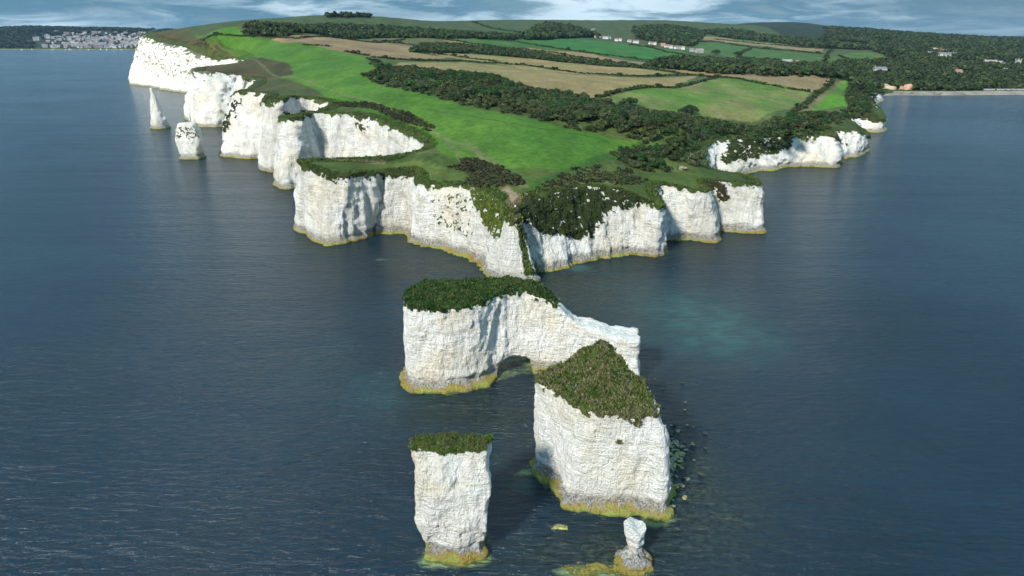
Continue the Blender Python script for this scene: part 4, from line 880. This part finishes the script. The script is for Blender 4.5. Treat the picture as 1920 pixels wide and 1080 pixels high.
hlb=['white house at the upper left of the village in the woods','small white villa left of the village','white cottage in front of the village left end','long white house at the village front left','white gabled house near the village middle','grey stone house at the village back','white house front centre of the village','long white range at the village front','tall brick house with steep roof in the village','white house right of the brick one','long terrace at the village right front','red roofed house at the right end of the village','grey cottage behind the village','brick house at the rear of the village','white marquee like barn in a green clearing','long grey stone manor range near the right edge','right wing of the grey stone manor','small grey lodge beside the manor','pale gabled house among trees above the beach','grey cottage below the manor','square church like stone house at the right edge']
for i,((px,py),k,lb) in enumerate(zip(hou_px,hk,hlb)): house(px,py,k,lb,rz=[.2,-.3,.1,-.15][i%4],sc_=1.15)
# church tower
g=G(1906,128);t=empty('church_tower',(g[0],g[1],g[2]),'square grey stone tower among trees at the right edge','tower')
link('wall',boxm('wall',-4,4,-4,4,-2,16,M_wall[1]),t);link('parapet',boxm('parapet',-4.3,4.3,-4.3,4.3,16.003,17.2,M_wall[1]),t)
for xx_ in(-4,4):
    for y_ in(-4,4): link('pinnacle',boxm('pinnacle',xx_-.5,xx_+.5,y_-.5,y_+.5,17.203,19.5,M_wall[1]),t)
# sandy slips above the beach
M_sand=flat('sand_cliff',(.36,.27,.17),.9,0,.3,.3)
# beach
bx=cb[:,0];kk=np.nonzero((cb[:,1]<1120)&(cb[:,1]>960)&(bx>400))[0]
bv=[];
for i in kk[::3]:
    bv+= [(cb[i,0],cb[i,1]-9,-.4),(cb[i,0],cb[i,1]+6,2.2),(cb[i,0],cb[i,1]+16,3.6)]
bv=np.array(bv);link('beach',mesh('beach',bv,gridfaces(len(bv)//3,3),None,flat('beach_sand',(.20,.17,.13),.9,0,.25,.05)),kind='structure')
for px,rr,lb in[(1668,11,'pale sandy slip in the low cliff at the left end of the beach'),(1700,10,'reddish sandy slip in the low cliff left of centre of the beach')]:
    p0=XZ(px,1022,0);me=rockmesh(int(px),flat('sand_slip',(.30,.25,.17) if px<1690 else (.33,.20,.12),.9,0,.3,.3));o=link('sand_slip',me,None,label=lb,category='landslip');o.location=(p0[0],p0[1]+6,3);o.scale=(rr,6,rr*1.25)
hutm=[('wall',boxm('wall',-1.2,1.2,-1.4,1.4,0,2.2,flat('hut_white',(.42,.41,.38)))),('wall',boxm('wall',-1.2,1.2,-1.4,1.4,0,2.2,flat('hut_blue',(.2,.26,.3))))]
hroof=roof2(2.4,2.8,2.203,1.0,M_roof[0])
for i in range(34):
    px=1846+i*2.4;x_,y_,_=XZ(px,1030,4);o=empty('beach_hut',(x_,y_,3.0),('pale' if i%4 else 'blue grey')+' beach hut, '+ordn(i,34)+' of the row above the sand','hut','row of beach huts')
    link('wall',hutm[0 if i%4 else 1][1],o);link('roof',hroof,o)
# far town across the bay
q=random.Random(3);tv=[];tfc=[];tcc=[];big_=[]
def town_pt():
    while True:
        px=q.uniform(80,272);py=q.uniform(62,91)
        pr=min(1,max(0,(px-70)/130))*(1 if py>70 else .5)
        if py>89 and px<150: pr=.5
        if q.random()<pr: return px,py
M_far=[flat('town_white',(.30,.29,.28)),flat('town_grey',(.15,.14,.14)),flat('town_brick',(.15,.125,.115))]
TB=[];tw=[]
for k in range(6):
    L_=[16,22,30,14,18,26][k];W_=10;H_=[7,9,11,6,7,8][k];TB.append((boxm('wall',-L_/2,L_/2,-5,5,-4,H_,M_far[k%3]),roof2(L_,10,H_+.003,4,[M_roof[0],M_roof[2],M_roof[0]][k%3])))
cnt=0;tries=0
while cnt<280 and tries<3000:
    tries+=1
    if cnt<26: px,py=[(150+cnt*3.8+q.uniform(-3,3)),q.uniform(87,90.5)];k=q.choice([0,3,0,2]);s=1.5
    elif cnt<36: px,py=q.uniform(82,112),q.uniform(87,90.5);k=q.choice([0,3]);s=1.3
    elif cnt<42: px,py=q.choice([(68,76),(72,76),(138,82),(142,82),(86,71),(90,72)]);k=0;s=1.9
    else:
        px,py=town_pt();k=q.choice([0,1,2,3,4,5,1,4]);s=q.uniform(.75,1.25)
    g=GL(px,py)
    if g[1]<3600: continue
    tw.append(g[:2])
    o=empty('town_house',g,('distant '+('white','grey','brick')[k%3]+' house '+('on the waterfront' if cnt<26 else 'at the pier end' if cnt<36 else 'alone among the trees' if cnt<42 else 'on the lower slope' if py>82 else 'high on the hill' if py<72 else 'on the middle slope')+' of the town across the bay'),'house','houses of the far town',q.uniform(-.6,.6));o.scale=(s,s,s)
    link('wall',TB[k][0],o);link('roof',TB[k][1],o);cnt+=1
g=G(0,89);
# trees among the town
tp=[]
rt=np.random.default_rng(4);ty=rt.uniform(4050,5300,5200);txx=rt.uniform(-1.0,-.42,5200)*ty
tp=np.stack([txx,ty],-1);twk=KDTree(len(tw))
for i,p in enumerate(tw): twk.insert((p[0],p[1]*.3,0),i)
twk.balance();clr=np.array([twk.find((p[0],(p[1]+90)*.3,0))[2]>26 for p in tp])
sel_=clr&(fbm(tp[:,0]/220,tp[:,1]/160,0*ty,3)+np.clip((-tp[:,0]/tp[:,1]-.62)*4,-.45,.7)+(ty>4800)*.3>-.12)
tp=tp[sel_];forest('town_woodland',tp,9+5*rt.random(len(tp)),Th(tp[:,0],tp[:,1]),20,.42,'dark trees covering the hill around the far town','woodland',tones=[(.016,.028,.014),(.02,.032,.016)],wide=1.6)  # tree tones darkened in place of cloud shadow over the town
p0=GL(5,88);o=link('white_rocks',rockmesh(3,flat('pale_rock',(.5,.48,.45))),None,label='pale rocky slope at the shore, far left edge of the picture',category='rocks');o.location=(p0[0],p0[1],4);o.scale=(60,25,26)
# moored boats
def boat():
    import bmesh
    V=[];
    for t_,w_,z_ in[(-5,1.2,1.2),(-2,1.7,1.1),(2,1.5,1.2),(5,.05,1.7)]: V+= [(t_,-w_,z_),(t_,0,-.5),(t_,w_,z_)]
    Fc=[]
    for i in range(3):
        a=i*3;Fc+=[(a,a+3,a+4,a+1),(a+1,a+4,a+5,a+2),(a,a+2,a+5,a+3)]
    Fc.append((0,1,2));return tri(V,Fc,'hull',flat('boat_white',(.8,.8,.78)))
HB=boat();CB=boxm('cabin',-2,1.5,-1,1,1.15,2.6,M_pale);MS=boxm('mast',-.1,.1,-.1,.1,2.6,11,M_pale)
for i,px in enumerate([41,60,100,124,131,150,166,189,200,219,228]):
    x_,y_,_=XZ(px,3985-(40 if i%2 else 110),0);o=empty('moored_boat',(x_,y_,0),'white boat moored off the far town, '+ordn(i,11)+' of the moored boats','boat','boats moored off the far town',q.uniform(0,3));o.scale=(2.0,2.0,2.0) if px in(100,131,189) else (1.3,1.3,1.3)
    link('hull',HB,o);link('cabin',CB,o);link('mast',MS,o)

# ---------------- walker on the bare path ----------------
def person(x,y,z,rz):
    o=empty('person',(x,y,z),'person in a white top and dark trousers standing on the bare path above the fin','person',None,rz)
    skin=flat('skin',(.5,.33,.25));J={'pel':(0,0,.95,.15),'ch':(0,0,1.28,.17),'nk':(0,0,1.48,.065),'hd':(0,-.01,1.62,.105),'tp':(0,0,1.72,.08)}
    N=[(0,0,.95),(0,.01,1.15),(0,.01,1.36),(0,0,1.5),(0,-.01,1.6),(0,0,1.72)];Rr=[.15,.14,.16,.06,.1,.07];E_=[(0,1),(1,2),(2,3),(3,4),(4,5)]
    for s in(-1,1):
        k=len(N);N+=[(.09*s,0,.88),(.11*s,-.02,.48),(.12*s,.01,.08),(.12*s,-.13,.04)];Rr+=[.095,.06,.04,.04];E_+=[(0,k),(k,k+1),(k+1,k+2),(k+2,k+3)]
        k=len(N);N+=[(.19*s,.01,1.4),(.25*s,.03,1.12),(.24*s,-.06,.88),(.24*s,-.08,.80)];Rr+=[.06,.045,.032,.035];E_+=[(2,k),(k,k+1),(k+1,k+2),(k+2,k+3)]
    me=bpy.data.meshes.new('body');me.from_pydata(N,E_,[]);bo=link('body',me,o);md=bo.modifiers.new('skin','SKIN')
    for i,r_ in enumerate(Rr): me.skin_vertices[0].data[i].radius=(r_,r_*.8)
    me.skin_vertices[0].data[0].use_root=True
    bo.modifiers.new('sub','SUBSURF').levels=1
    dg=bpy.context.evaluated_depsgraph_get();ev=bo.evaluated_get(dg);m2=bpy.data.meshes.new_from_object(ev);bo.modifiers.clear();bo.data=m2
    m2.materials.clear()
    for mm in(skin,flat('white_top_cloth',(.8,.8,.8)),flat('dark_trousers',(.03,.03,.05)),flat('dark_hair',(.05,.035,.02))): m2.materials.append(mm)
    for p in m2.polygons:
        c=p.center;z_=c.z;p.material_index=3 if (z_>1.62 and c.y>-.04) or z_>1.68 else 0 if z_>1.48 or (abs(c.x)>.2 and z_<1.1) else 1 if z_>.95 else 2 if z_>.08 else 2
    return o
g=G(966,394);person(g[0],g[1],max(g[2],Th([g[0]],[g[1]])[0])+.05,.4)
print('all',time.time()-T0)

# ---------------- air ----------------
hm=bpy.data.materials.new('haze');hm.use_nodes=True;ht=NT(hm.node_tree);ht.n.clear()
pvn=ht.node('ShaderNodeVolumePrincipled');pvn.inputs['Color'].default_value=(.45,.70,.95,1);pvn.inputs['Density'].default_value=2e-5;pvn.inputs['Anisotropy'].default_value=.2
ht.node('ShaderNodeOutputMaterial',i={'Volume':pvn.outputs[0]})
link('haze',boxm('haze',-14500,14500,-300,9900,-8,260,hm),kind='stuff')
